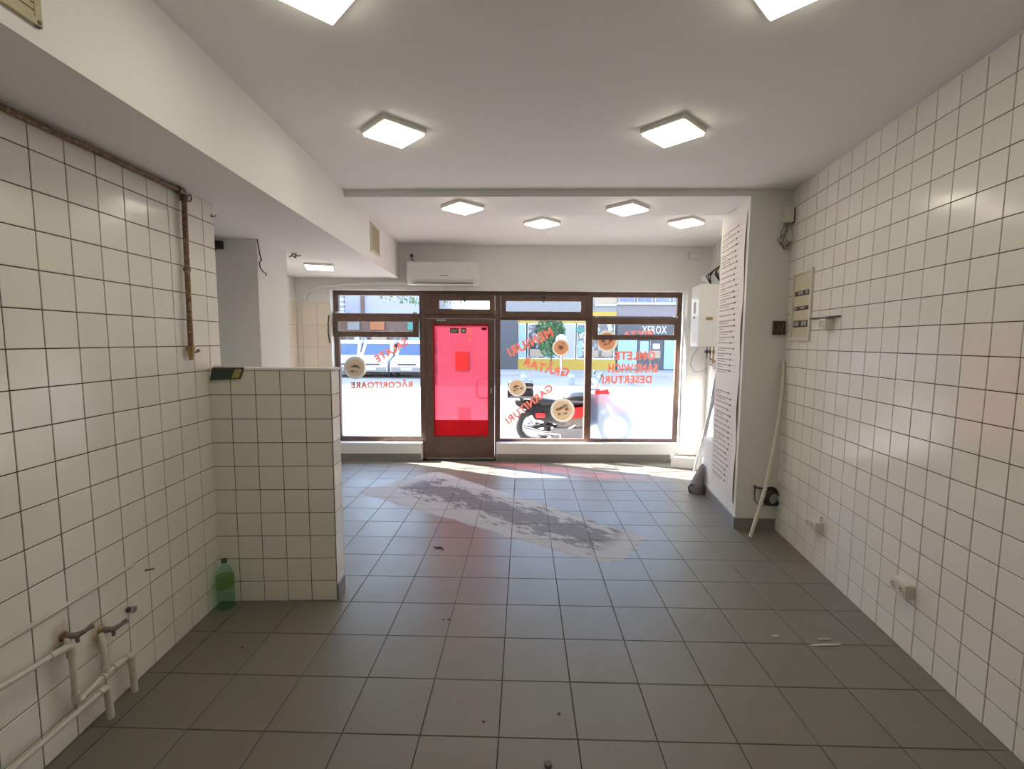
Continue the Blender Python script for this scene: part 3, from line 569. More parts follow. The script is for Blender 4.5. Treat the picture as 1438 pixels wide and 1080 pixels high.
# ------------------------------------------------------------------ bottle and notepad at the partition
bt = thing('plastic_bottle', 'green translucent plastic bottle standing in the corner by the low partition', 'bottle', (-1.838, 2.735, 0)); o = (-1.838, 2.735, 0)
part(MB().lathe([(.030, 0), (.046, .006), (.050, .02), (.050, .085), (.047, .095), (.050, .105), (.050, .13), (.047, .138), (.050, .148), (.050, .205), (.044, .235), (.030, .262), (.016, .280), (.014, .300)], o, seg=24), 'body', 'bottle_green', bt, True)
part(MB().lathe([(.0512, .142), (.0512, .208)], o, seg=24), 'label_band', 'bottle_label', bt, True)
part(MB().lathe([(.0165, .293), (.0165, .312), (.014, .315)], o, seg=16), 'cap', 'leaf_pale', bt, True)
npd = thing('notepad', 'green spiral notepad lying on the end of the low partition, cover hanging over', 'notepad', PW(.12, 0, 1.49))
part(MB().hexa([PW(.018, .012, 1.415), PW(.198, .014, 1.425), PW(.218, .004, 1.487), PW(.030, .004, 1.487), PW(.018, .022, 1.415), PW(.198, .024, 1.425), PW(.218, .010, 1.492), PW(.030, .010, 1.492)]), 'cover', 'green_card', npd)
part(MB().hexa([PW(.15, .0235, 1.429), PW(.193, .0245, 1.431), PW(.209, .0115, 1.483), PW(.165, .0115, 1.483), PW(.15, .0245, 1.429), PW(.193, .0255, 1.431), PW(.209, .0125, 1.483), PW(.165, .0125, 1.483)]), 'emblem', 'gold_card', npd)
part(MB().cbox(.03, .216, -.08, .004, 1.4905, 1.497, .002, PW), 'pages', 'paper', npd)
for k in range(9):
    u = .042+k*.019; part(MB().tube([PW(u+.004*math.sin(t), .004+.011*math.cos(t), 1.495+.011*math.sin(t)) for t in [2*math.pi*i/10 for i in range(11)]], .0018, 5), 'spiral_ring', 'steel', npd)
# ------------------------------------------------------------------ left recess fittings
cl = thing('wall_clamp', 'black clamp at the top of the left pillar', 'clamp', (-2.54, 3.90, 2.43))
part(MB().cbox(-2.575, -2.490, 3.87, 3.915, 2.405, 2.47, .006), 'bracket', 'black_plastic', cl); part(MB().tube([V((-2.53, 3.87, 2.42)), V((-2.535, 3.845, 2.385)), V((-2.55, 3.85, 2.36))], .014, 8), 'jaw', 'black_plastic', cl, True)
pts = [(0, 2.489), (.012, 2.43), (.02, 2.37), (.035, 2.33), (.012, 2.30), (.018, 2.265), (.045, 2.235), (.075, 2.225), (.07, 2.21)]
tag(MB().tube([V((-2.21, 3.915+a*1.6, z)) for a, z in pts], .005, 6).build('loose_cable', 'ink', None, True), 'loose dark cable dangling at the edge of the left pillar', 'cable')
sk = thing('lamp_wiring', 'bare dark wires poking from the low ceiling beside the left pillar', 'wires', (-2.19, 4.52, ZS))
for k in range(4):
    a = k*1.5; part(MB().tube([V((-2.20, 4.52, ZS)), V((-2.20+.03*math.cos(a), 4.52+.03*math.sin(a), ZS-.03)), V((-2.19+.05*math.cos(a+.8), 4.52+.05*math.sin(a+.8), ZS-.02-.012*k))], .006, 6), 'wire', 'ink', sk, True)
part(MB().lathe([(.03, 0), (.03, -.006)], (-2.20, 4.52, ZS), seg=14), 'ceiling_rose', 'white_plastic', sk)
# ------------------------------------------------------------------ right wall fittings
el = thing('fuse_panel', 'cream electrical fuse panel let into the right wall beside the pillar', 'fuse panel', RW(3.88, 0, 1.68)); s0, s1, z0, z1 = 3.705, 4.035, 1.675, 2.235
mb = MB(); a = .026
for r in ((s0, s0+a, z0, z1), (s1-a, s1, z0, z1), (s0+a, s1-a, z0, z0+a), (s0+a, s1-a, z1-a, z1)): mb.cbox(r[0], r[1], .004, .022, r[2], r[3], .003, RW)
part(mb, 'frame', 'cream_plastic', el); part(MB().cbox(s0+a-.002, s1-a+.002, .003, .010, z0+a-.002, z1-a+.002, .002, RW), 'cover', 'panel_cream', el)
for za, zb in ((2.035, 2.075), (1.920, 1.952), (1.785, 1.838)):
    sl_ = part(MB().cbox(s0+.045, s1-.045, .0095, .0125, za, zb, .001, RW), 'breaker_slot', 'panel_dark', el)
    for k in range(5):
        if (k*7+int(za*100)) % 3 == 0: continue
        u = s0+.06+k*.042; sub(MB().cbox(u, u+.034, .012, .018, za+.010, zb-.006, .002, RW), 'breaker', 'grey_board', sl_)
part(MB().lathe([(.022, 0), (.022, .002)], RW(3.78, .010, 2.175), RW(0, 1, 0)-RW(0, 0, 0), 16), 'round_label', 'cream_plastic', el)
sh = thing('small_ledge', 'narrow dark ledge sticking out of the right wall above a socket', 'ledge', RW(3.49, 0, 1.845))
part(MB().cbox(3.30, 3.685, .004, .03, 1.838, 1.848, .002, RW), 'shelf', 'brown_box', sh); part(MB().box(3.36, 3.50, .004, .06, 1.838, 1.842, RW), 'lip', 'grey_board', sh)
def socket(s0, s1, z0, z1, d, label, holes):
    th = thing('socket_outlet', label, 'socket', RW((s0+s1)/2, 0, z0)); part(MB().cbox(s0, s1, .004, d, z0, z1, .008, RW), 'housing', 'cream_plastic', th)
    nrm = RW(0, 1, 0)-RW(0, 0, 0)
    for h in range(holes):
        c = RW(s0+(s1-s0)*(h+.5)/holes, d, (z0+z1)/2); r = min((s1-s0)/holes, z1-z0)*.36
        f_ = part(MB().lathe([(r, -.002), (r, .004), (r*.86, .004), (r*.8, -.001)], c, nrm, 18), 'socket_face', 'cream_plastic', th)
        for dz in (-1, 1): sub(MB().lathe([(.004, 0), (.004, .0015)], c+nrm*.002+V((0, 0, dz*r*.35)), nrm, 8), 'pin_hole', 'panel_dark', f_)
    return th
socket(3.385, 3.475, 1.752, 1.832, .062, 'small square socket on the right wall right under the ledge', 1)
t_ = socket(3.33, 3.46, .305, .375, .07, 'cream socket low on the right wall near the leaning batten', 2)
part(MB().tube([RW(3.36, .02, .37), RW(3.35, .018, .42)], .008, 8), 'cable_entry', 'cream_plastic', t_, True)
socket(2.42, 2.545, .312, .388, .052, 'double cream socket low on the right wall, nearest the camera', 2)
jb = thing('corner_junction', 'grimy junction boxes and tangled cables high in the corner of the right pillar', 'junction box', (2.20, 4.10, 2.42))
part(MB().cbox(2.165, 2.235, 4.06, 4.118, 2.66, 2.785, .008), 'upper_box', 'cream_plastic', jb); part(MB().cbox(2.190, 2.245, 4.075, 4.118, 2.51, 2.60, .006), 'lower_box', 'cream_plastic', jb)
part(MB().cbox(2.245, 2.252, 4.05, 4.11, 2.655, 2.78, .002), 'black_strip', 'black_plastic', jb)
for k in range(6):
    r_ = random.Random(k+3); p = [V((2.20+r_.uniform(-.02, .02), 4.095, 2.66)), V((2.165+r_.uniform(-.03, .03), 4.075, 2.58)), V((2.15+r_.uniform(-.05, .05), 4.07, 2.50+r_.uniform(-.02, .03))), V((2.20+r_.uniform(-.03, .03), 4.07, 2.45+r_.uniform(-.03, .02))), V((2.225, 4.085, 2.50))]
    part(MB().tube(p, .0032, 6), 'cable', 'old_metal' if k % 2 else 'grey_board', jb, True)
bb = thing('connection_box', 'open brown connection box on the front of the right pillar', 'electric box', (2.187, 4.12, 1.73))
part(MB().cbox(2.136, 2.240, 4.10, 4.121, 1.727, 1.846, .004), 'box', 'brown_box', bb); part(MB().cbox(2.15, 2.226, 4.096, 4.101, 1.742, 1.832, .002), 'opening', 'panel_dark', bb)
for k in range(3): part(MB().tube([V((2.16+.02*k, 4.097, 1.75)), V((2.175+.015*k, 4.085, 1.79)), V((2.165+.025*k, 4.097, 1.82))], .004, 6), 'wire', ('rust', 'old_metal', 'brass')[k], bb, True)
co = thing('cable_coil', 'coil of black cable hanging low on the front of the right pillar', 'cable coil', (2.19, 4.10, .22))
for k in range(4):
    cx, cz, r_ = 2.190+.006*k, .305-.004*k, .072-.007*k
    part(MB().tube([V((cx+r_*math.cos(t), 4.100-.012*k+.006*math.sin(2*t), cz+r_*1.12*math.sin(t))) for t in [2*math.pi*i/20 for i in range(21)]], .008, 7), 'loop', 'black_rubber', co, True)
part(MB().tube([V((2.21, 4.09, .372)), V((2.12, 4.10, .375)), V((2.06, 4.11, .385))], .007, 7), 'tail', 'black_rubber', co, True); part(MB().ball((2.058, 4.108, .388), .016), 'hook', 'old_metal', co, True)
part(MB().tube([V((2.058, 4.108, .38)), V((2.052, 4.10, .33)), V((2.055, 4.095, .27)), V((2.08, 4.09, .235)), V((2.13, 4.085, .225)), V((2.18, 4.085, .24))], .005, 6), 'loose_end', 'ink', co, True)
tag(MB().tube([V((1.938, 3.905, .012)), V((2.005, 3.93, .22)), V((2.075, 3.955, .46)), V((2.125, 3.985, .68)), V((2.182, 4.02, 1.0)), V((2.213, 4.05, 1.25)), V((2.232, 4.085, 1.50))], .0155, 6).build('white_batten', 'batten', None), 'long white batten leaning in the corner between pillar and right wall', 'batten')
# menu poster on the pillar side
po = thing('menu_poster', 'tall printed menu poster pasted on the side of the right pillar', 'poster', CS(.4, .003, .22))
mb = MB(); nn, mm = 8, 26; vs = []
for i in range(nn+1):
    for k in range(mm+1):
        s_ = .055+.70*i/nn; z = .215+2.56*k/mm; lift = .003+(.012*max(0, 1-i/1.6)*(1+math.sin(k*.9))/2); vs.append(CS(s_, lift, z))
vs2 = [v+(CS(0, .0015, 0)-CS(0, 0, 0)) for v in vs]; w = mm+1; fs = []
for i in range(nn):
    for k in range(mm): a = i*w+k; fs += [(a, a+1, a+w+1, a+w)]
n_ = len(vs); fs2 = [tuple(x+n_ for x in f[::-1]) for f in fs]; edge = [k for k in range(w)]+[i*w+mm for i in range(1, nn+1)]+[nn*w+k for k in range(mm-1, -1, -1)]+[i*w for i in range(nn-1, 0, -1)]
fs3 = [(edge[i], edge[(i+1) % len(edge)], edge[(i+1) % len(edge)]+n_, edge[i]+n_) for i in range(len(edge))]
part(mb.add(vs+vs2, fs+fs2+fs3), 'sheet', 'paper', po, True)
rr = random.Random(4); soft = MB(); hard = MB()
for k in range(46):
    z = 2.70-k*.0525; s_ = .715; stop = rr.uniform(.27, .36)
    if 25 < k < 29: continue
    while s_ > stop+.03:
        ln = rr.uniform(.02, .07); soft.box(max(s_-ln, stop), s_, .0046, .0052, z, z+.012, CS); s_ -= ln+.010
    hard.box(stop-.045, stop-.008, .0050, .0056, z-.003, z+.014, CS); soft.box(.16, stop-.06, .0048, .0054, z+.004, z+.007, CS)
    if rr.random() < .6: soft.box(.715-rr.uniform(.15, .3), .715, .0046, .0052, z-.020, z-.013, CS)
part(soft, 'small_print', 'ink_soft', po)['kind'] = 'stuff'; part(hard, 'prices', 'ink', po)['kind'] = 'stuff'
# ------------------------------------------------------------------ boiler corner
bo = thing('gas_boiler', 'white wall-hung gas boiler in the corner behind the menu pillar', 'boiler', RW(6.05, 0, 1.6))
part(MB().cbox(5.845, 6.245, .004, .30, 1.605, 2.365, .012, RW), 'casing', 'boiler_white', bo)
part(MB().cbox(5.86, 6.23, .298, .306, 1.62, 2.35, .003, RW), 'front_cover', 'white_plastic', bo)
part(MB().cbox(6.0, 6.10, .305, .309, 2.02, 2.16, .002, RW), 'display', 'ink_soft', bo); part(MB().cbox(5.98, 6.12, .305, .308, 1.66, 1.80, .002, RW), 'label_plate', 'cream_plastic', bo)
part(MB().lathe([(.014, 0), (.012, .012)], RW(6.05, .306, 1.97), RW(0, 1, 0)-RW(0, 0, 0), 12), 'knob', 'black_plastic', bo); part(MB().cbox(5.842, 5.846, .14, .22, 1.93, 1.965, .001, RW), 'badge', 'brass', bo)
part(MB().tube([RW(6.02, .15, 2.36), RW(6.02, .15, 2.43), RW(6.03, .14, 2.47), RW(6.08, .12, 2.49), RW(6.38, .12, 2.50)], .045, 14), 'flue', 'white_plastic', bo, True)
for k in range(3): part(MB().tube([RW(5.95, .15, 2.37), RW(5.93-.02*k, .17+.03*k, 2.46), RW(5.95, .12-.03*k, 2.55+.02*k), RW(5.99, .06+.02*k, 2.50), RW(5.97, .05, 2.42)], .007, 7), 'cable', 'black_rubber', bo, True)
for k, (s_, n, z, m) in enumerate(((5.90, .10, 1.36, 'brass'), (5.97, .13, 1.42, 'steel'), (6.05, .10, 1.45, 'brass'), (6.12, .13, 1.40, 'steel'), (6.19, .10, 1.47, 'brass'))):
    pp = part(MB().tube([RW(s_, n, 1.61), RW(s_, n, z), RW(s_, n*.5, z-.03), RW(s_, .01, z-.035)], .011, 8), 'connection_pipe', m, bo, True); sub(MB().tube([RW(s_, n, 1.56), RW(s_, n, 1.52)], .019, 8), 'valve', 'old_metal' if k % 2 else 'brass', pp, True)
part(MB().tube([RW(6.2, .2, 1.60), RW(6.26, .26, 1.48), RW(6.27, .28, 1.36), RW(6.2, .24, 1.27), RW(6.05, .2, 1.29), RW(5.95, .15, 1.34)], .005, 7), 'thin_hose', 'grey_board', bo, True)
part(MB().tube([RW(5.88, .09, 1.40), RW(5.87, .09, 1.31), RW(5.70, .09, 1.30)], .02, 10), 'drain_pipe', 'white_plastic', bo, True)
tag(MB().tube([RW(5.62, .05, .0), RW(5.62, .05, 1.28)], .022, 12).build('waste_pipe', 'white_plastic', None, True), 'white vertical waste pipe under the boiler', 'pipe')
fb = thing('floor_trough', 'white plastic trough on the floor at the foot of the rightmost window', 'trough', (2.16, 6.25, 0))
T = lambda x, y, z: V((1.995+x*.96+y*.28, 6.345-x*.42*.62+y*.9-.09, z))
part(MB().cbox(0, .40, -.10, .0, .0, .12, .01, T), 'body', 'white_plastic', fb); part(MB().cbox(-.012, .41, -.112, .012, .118, .14, .006, T), 'rim', 'white_plastic', fb); part(MB().cbox(-.012, .03, -.112, -.06, .135, .17, .006, T), 'bracket', 'white_plastic', fb); part(MB().tube([T(.04, -.04, .14), T(.06, -.05, .18), T(.09, -.05, .17)], .005, 6), 'wire_end', 'ink', fb, True)
for k, (a, b_) in enumerate((((2.21, 5.98, .0), (2.40, 5.86, 1.10)), ((2.27, 5.99, .0), (2.425, 5.93, 1.28)))):
    a, b_ = V(a), V(b_); mb = MB(); d = (b_-a).normalized(); x = d.cross(V((0, 1, 0))).normalized()*.018; y = d.cross(x).normalized()*.006
    mb.hexa([a-x-y, a+x-y, a+x+y, a-x+y, b_-x-y, b_+x-y, b_+x+y, b_-x+y]); tag(mb.build('leaning_strip', 'grey_board'), ('short grey strip leaning under the boiler', 'longer grey strip leaning under the boiler, nearer the wall')[k], 'strip', 'grey strips under the boiler')
bag = thing('cloth_bag', 'slumped grey bag with a dark handle beside the knee-high boxing', 'bag', (1.93, 5.12, 0))
mb = MB(); sec = [(0, .075, .10, 1.925), (.04, .08, .105, 1.922), (.12, .062, .09, 1.935), (.22, .038, .07, 1.960), (.30, .018, .05, 1.982), (.325, .006, .02, 1.985)]; vs = []; sg = 14
for z, a, b_, cx in sec: vs += [(cx+a*math.cos(t)*(1+.08*math.sin(5*t+z*20)), 5.12+b_*math.sin(t), z) for t in [2*math.pi*i/sg for i in range(sg)]]
fs = [(i*sg+k, i*sg+(k+1) % sg, (i+1)*sg+(k+1) % sg, (i+1)*sg+k) for i in range(len(sec)-1) for k in range(sg)]+[tuple(range(sg))[::-1], tuple(range(5*sg, 6*sg))]
part(mb.add(vs, fs), 'body', 'grey_cloth', bag, True)
part(MB().tube([V((1.875, 5.08, .09)), V((1.845, 5.07, .105)), V((1.822, 5.07, .085)), V((1.825, 5.07, .04)), V((1.85, 5.08, .015)), V((1.875, 5.09, .02))], .008, 7), 'handle', 'black_rubber', bag, True)
# ------------------------------------------------------------------ litter on the floor
def stick(a, b_, r, m, name, label, cat, group=None): return tag(MB().tube([V((*a, r)), V(((a[0]+b_[0])/2, (a[1]+b_[1])/2, r*1.3)), V((*b_, r))], r, 6).build(name, m), label, cat, group)
stick((1.593, 2.478), (1.760, 2.490), .004, 'white_plastic', 'white_stick', 'longer white stick on the floor near the right wall', 'stick', 'white sticks on the floor')
stick((1.665, 2.535), (1.735, 2.538), .003, 'white_plastic', 'white_stick', 'shorter white stick just beyond the longer one near the right wall', 'stick', 'white sticks on the floor')
stick((1.42, 2.555), (1.46, 2.560), .003, 'white_plastic', 'white_stick', 'tiny white stick alone on the floor left of the other two', 'stick', 'white sticks on the floor')
tag(MB().tube([V((-.715, 3.64, .004)), V((-.69, 3.62, .006)), V((-.66, 3.625, .006)), V((-.63, 3.60, .004))], [.003, .006, .007, .003], 6).build('dry_leaf', 'ink', None, True), 'curled dry leaf on the floor tiles left of the glue stain', 'leaf')
cp = thing('bottle_cap', 'dark bottle cap on the floor at the bottom edge', 'bottle cap', (.108, 1.702, 0)); part(MB().lathe([(.015, 0), (.0155, .008), (.013, .011)], (.108, 1.702, 0), seg=16), 'cap', 'purple', cp, True)
for x, y, r, lab in ((-.468, 2.652, .007, 'dark crumb on the floor, left of a touching pair'), (-.435, 2.652, .009, 'dark crumb on the floor, right of a touching pair'), (-.165, 1.905, .006, 'dark crumb on a floor joint near the bottom edge'), (.17, 1.96, .007, 'small brown crumb near the bottle cap'), (-1.51, 2.36, .007, 'dark crumb on the floor near the left wall')):
    tag(MB().ball((x, y, r*.5), (r, r*.8, r*.5), 8, 5).build('crumb', 'ink', None, True), lab, 'crumb', 'crumbs on the floor')
# ------------------------------------------------------------------ street outside
GZ = -.05
struct(MB().box(-60, 60, 6.7, 10.5, -.5, GZ).build('ground_pavement', 'pavement'), 'sunlit pavement outside the shop')
struct(MB().box(-60, 60, 10.5, 24, -.5, GZ-.04).build('ground_road', 'asphalt'), 'sunlit street, shaded along the far side')
struct(MB().box(-60, 60, 24, 60, -.5, GZ+.04).build('ground_far_pavement', 'pavement'), 'shaded pavement across the street')
struct(MB().box(-14, -3.5, 6.3, 6.76, -.1, 9).box(2.95, 14, 6.3, 6.76, -.1, 9).box(-3.5, 2.95, 6.55, 6.76, 3.1, 9).build('wall_facade', 'plaster'))
def bpart(th, name, m, *bs):
    mb = MB()
    for b_ in bs: mb.box(*b_)
    return part(mb, name, m, th)
Y0 = 28.0
def windows(th, xs, zs, w, h, frame_m='white_paint', glass_m='dark_glass', y=Y0):
    for x in xs:
        for z in zs:
            f_ = bpart(th, 'window', frame_m, (x-w/2-.08, x+w/2+.08, y-.06, y+.02, z-.08, z+h+.08))
            sub(MB().box(x-w/2, x-.03, y-.09, y-.05, z, z+h).box(x+.03, x+w/2, y-.09, y-.05, z, z+h), 'glazing', glass_m, f_)
b1 = thing('apartment_building', 'pale lavender building across the street behind the parked cars', 'building', (-10, Y0, 0))
b0 = b1; bpart(b0, 'unseen_shade_block', 'lavender_wall', (-70, -14, Y0, Y0+10, -.1, 18.5)); bpart(b0, 'shade_block_roof', 'roof_grey', (-70, -14, Y0-.3, Y0+10, 18.5, 18.8)); windows(b0, [-40, -36, -32, -29, -26, -23, -20, -17], (2.6, 5.6, 8.6, 11.6, 14.6), 1.4, 1.5)  # unseen tall block with its roof, added to shade the street's far side
bpart(b1, 'wall', 'lavender_wall', (-14, -5.75, Y0, Y0+10, 3.05, 5.4)); bpart(b1, 'shop_wall', 'brick_brown', (-14, -5.75, Y0, Y0+10, -.1, 3.05)); bpart(b1, 'ledge', 'white_wall', (-14, -5.75, Y0-.25, Y0, 2.95, 3.12))
bpart(b1, 'roof', 'roof_grey', (-14, -5.75, Y0-.3, Y0+10, 5.4, 5.6)); bpart(b1, 'drainpipe', 'brick_brown', (-9.70, -9.50, Y0-.12, Y0, 3.1, 5.4))
for x0, x1, m in ((-13.4, -11.0, 'shop_glass'), (-10.7, -9.3, 'shop_glass'), (-9.1, -8.2, 'beige_wall'), (-8.0, -7.1, 'shop_glass'), (-6.9, -6.0, 'light_blue')): bpart(b1, 'shop_window', m, (x0, x1, Y0-.06, Y0+.01, .5, 2.2))
for x0, x1, m in ((-13.4, -11.2, 'lavender_wall'), (-10.5, -9.8, 'grey_wall'), (-9.15, -8.3, 'sign_orange'), (-6.9, -6.1, 'sign_teal')): bpart(b1, 'shop_sign', m, (x0, x1, Y0-.14, Y0-.02, 2.28, 2.75))
gr = bpart(b1, 'balcony', 'white_wall', (-12.6, -10.25, Y0-1.2, Y0, 3.15, 3.3))
for k in range(4): sub(MB().box(-12.6, -10.25, Y0-1.2, Y0-1.15, 3.4+k*.27, 3.47+k*.27), 'balcony_rail', 'white_paint', gr)
for k in range(8): sub(MB().box(-12.6+k*.33, -12.54+k*.33, Y0-1.19, Y0-1.16, 3.3, 4.4), 'balcony_post', 'dark_wall', gr)
b2 = thing('low_shop_building', 'low white shop building across the street seen through the red door', 'building', (-3.5, Y0, 0))
bpart(b2, 'wall', 'white_wall', (-5.75, -1.40, Y0, Y0+8, -.1, 3.25)); bpart(b2, 'plinth', 'grey_wall', (-5.75, -1.40, Y0-.06, Y0, -.1, .42)); bpart(b2, 'roof', 'roof_grey', (-5.75, -1.4, Y0-.15, Y0+8, 3.25, 3.4))
dr = bpart(b2, 'shop_door', 'dark_wall', (-4.30, -3.02, Y0-.08, Y0+.02, .0, 2.15)); sub(MB().box(-4.20, -3.68, Y0-.1, Y0-.07, .1, 2.05), 'door_glass', 'shop_glass', dr); sub(MB().box(-3.62, -3.12, Y0-.1, Y0-.07, .1, 2.05), 'door_glass', 'dark_glass', dr)
sg_ = bpart(b2, 'shop_window', 'shop_glass', (-5.35, -4.90, Y0-.08, Y0+.02, .75, 2.25)); sub(MB().box(-5.35, -4.92, Y0-.11, Y0-.07, 1.75, 2.1), 'poster', 'red_paint', sg_)
b3 = thing('yellow_shop_building', 'grey building with a yellow-trimmed shop across the street', 'building', (2, Y0, 0))
bpart(b3, 'wall', 'grey_wall', (-1.40, 4.15, Y0, Y0+10, 3.4, 7)); bpart(b3, 'pilaster', 'dark_wall', (-1.40, -.37, Y0-.15, Y0+.5, -.1, 3.4)); bpart(b3, 'shop_core', 'dark_wall', (-.37, 5.42, Y0+.02, Y0+10, -.1, 3.4))
bpart(b3, 'upper_wall', 'beige_wall', (4.15, 5.42, Y0, Y0+10, 3.75, 7)); bpart(b3, 'grey_band', 'grey_wall', (4.15, 5.42, Y0-.03, Y0+10, 3.1, 3.75)); bpart(b3, 'white_band', 'white_wall', (4.15, 5.42, Y0-.1, Y0, 3.72, 3.86)); bpart(b3, 'roof', 'roof_grey', (-1.40, 5.42, Y0-.3, Y0+10, 7, 7.25))
bpart(b3, 'fascia', 'yellow_paint', (-.37, 5.42, Y0-.1, Y0+.05, 2.72, 3.40)); bpart(b3, 'plinth', 'yellow_paint', (-.37, 5.42, Y0-.1, Y0+.05, -.1, .62))
for x0, x1, m in ((-.33, .12, 'light_blue'), (.22, 2.2, 'shop_glass'), (2.3, 3.05, 'white_wall'), (3.12, 3.62, 'shop_glass'), (3.72, 5.35, 'shop_glass')):
    w_ = bpart(b3, 'shop_window', 'white_paint', (x0, x1, Y0-.05, Y0+.03, .62, 2.72)); sub(MB().box(x0+.05, x1-.05, Y0-.08, Y0-.045, .68, 2.66), 'glazing', m, w_)
bpart(b3, 'green_sign', 'sign_teal', (3.05, 3.62, Y0-.14, Y0-.05, 2.2, 2.5)); bpart(b3, 'orange_sign', 'sign_orange', (2.55, 3.1, Y0-.16, Y0-.09, 2.95, 3.25)); bpart(b3, 'display', 'beige_wall', (.35, 1.3, Y0-.12, Y0-.075, .75, 1.2), (3.85, 4.4, Y0-.12, Y0-.075, .75, 1.15), (4.6, 5.2, Y0-.12, Y0-.075, .8, 1.3))
bpart(b3, 'display_pale', 'light_blue', (1.4, 1.9, Y0-.12, Y0-.075, .75, 1.5), (3.2, 3.45, Y0-.12, Y0-.075, .75, 1.7)); windows(b3, [.2, 2.4], (5.0,), 1.4, 1.4)
b4 = thing('copy_shop_building', 'building with a dark XEROX shop sign across the street', 'building', (8, Y0, 0))
bpart(b4, 'upper_wall', 'lilac_stone', (5.42, 30, Y0, Y0+10, 3.1, 7)); bpart(b4, 'shop_core', 'dark_wall', (5.42, 30, Y0+.02, Y0+10, -.1, 3.1)); bpart(b4, 'white_string_course', 'white_wall', (5.42, 30, Y0-.12, Y0, 3.82, 3.95)); bpart(b4, 'roof', 'roof_grey', (5.42, 30.3, Y0-.3, Y0+10, 7, 7.25))
windows(b4, [6.0+k*1.05 for k in range(10)], (4.0,), .78, 1.5, 'white_wall', 'blue_glass')
fa = bpart(b4, 'fascia', 'dark_wall', (5.50, 12, Y0-.15, Y0+.02, 1.92, 2.78)); bpart(b4, 'cornice', 'grey_wall', (5.42, 30, Y0-.2, Y0, 2.78, 3.12))
me = text_mesh('XEROX', 'white_paint', 1.42, .46, .0); o = bpy.data.objects.new('sign_lettering', me); COL.objects.link(o); M = Matrix(((1, 0, 0), (0, 0, 1), (0, -1, 0))).transposed().to_4x4(); M = Matrix((V((1, 0, 0)), V((0, 0, 1)), V((0, -1, 0)))).transposed().to_4x4(); M.translation = (6.92, Y0-.155, 2.38); o.parent = fa; o.matrix_local = M
bpart(b4, 'blue_panel', 'light_blue', (5.55, 6.68, Y0-.08, Y0+.03, .05, 1.86), (8.26, 9.4, Y0-.08, Y0+.03, .05, 1.86)); bpart(b4, 'white_lintel', 'white_paint', (5.5, 9.6, Y0-.1, Y0+.02, 1.86, 1.94))
dr = bpart(b4, 'shop_door', 'dark_wall', (6.72, 8.2, Y0-.05, Y0+.03, .0, 1.86)); sub(MB().box(6.85, 7.35, Y0-.08, Y0-.04, 1.0, 1.7), 'poster', 'light_blue', dr); sub(MB().box(7.6, 8.0, Y0-.08, Y0-.04, 1.25, 1.55), 'poster', 'white_paint', dr); sub(MB().box(7.45, 8.05, Y0-.08, Y0-.04, .7, 1.15), 'poster', 'beige_wall', dr); sub(MB().box(7.42, 7.48, Y0-.09, Y0-.04, .1, 1.8), 'door_post', 'grey_wall', dr)
# parked cars facing the shop
def dup(root, loc, label):
    r = root.copy(); COL.objects.link(r); r.location = loc; r['label'] = label
    for ch in root.children:
        c = ch.copy(); COL.objects.link(c); c.parent = r; c.matrix_parent_inverse = ch.matrix_parent_inverse.copy()
        for g_ in ch.children:
            d = g_.copy(); COL.objects.link(d); d.parent = c
    return r
def make_car(loc, label):
    th = thing('parked_car', label, 'car', loc, 'white cars parked across the street'); X, Yc, Z = loc; T = lambda x, y, z: V((X+x, Yc+y, Z+z)); h = .78
    side = [(0, .30), (.02, .62), (.10, .80), (.75, .98), (.95, 1.02), (1.35, 1.62), (1.6, 1.76), (3.4, 1.78), (3.85, 1.55), (4.05, 1.0), (4.1, .35), (3.9, .28), (.2, .26)]
    part(MB().prism(side, -h, h, lambda a, b_, c_: T(c_*(1-.10*max(0, b_-1.0)), a, b_)), 'body', 'white_paint', th)
    part(MB().hexa([T(-.64, .93, 1.06), T(.64, .93, 1.06), T(.57, 1.30, 1.60), T(-.57, 1.30, 1.60), T(-.64, .97, 1.045), T(.64, .97, 1.045), T(.57, 1.34, 1.59), T(-.57, 1.34, 1.59)]), 'windscreen', 'blue_glass', th)
    part(MB().cbox(-.42, .42, -.02, .06, .60, .69, .01, T), 'grille', 'black_plastic', th); part(MB().cbox(-.74, .74, -.05, .10, .30, .52, .03, T), 'bumper', 'grey_wall', th)
    for s_ in (-1, 1):
        part(MB().cbox(s_*.62-.13, s_*.62+.13, -.02, .14, .62, .78, .02, T), 'headlight', 'chrome', th); part(MB().cbox(s_*.745-.055, s_*.745+.055, .95, 1.05, 1.02, 1.15, .02, T), 'mirror', 'white_paint', th)
        for y in (.75, 3.25): part(MB().lathe([(.2, -.1), (.30, -.1), (.32, -.05), (.32, .05), (.30, .1), (.2, .1)], T(s_*.70, y, .29), (1, 0, 0), 18), 'wheel', 'black_rubber', th)
        part(MB().hexa([T(s_*.745, 1.25, 1.08), T(s_*.745, 3.5, 1.08), T(s_*.70, 3.4, 1.6), T(s_*.70, 1.55, 1.6), T(s_*.775, 1.25, 1.08), T(s_*.775, 3.5, 1.08), T(s_*.735, 3.4, 1.6), T(s_*.735, 1.55, 1.6)]), 'side_window', 'dark_glass', th)
    part(MB().cbox(-.26, .26, -.07, -.045, .38, .48, .004, T), 'number_plate', 'white_paint', th)
    return th
c0 = make_car((-7.12, 21.6, GZ-.04), 'white car parked across the street, middle of the three')
dup(c0, (-8.78, 21.75, GZ-.04), 'white car parked across the street, leftmost of the three'); dup(c0, (-5.42, 21.6, GZ-.04), 'white car parked across the street, rightmost of the three')
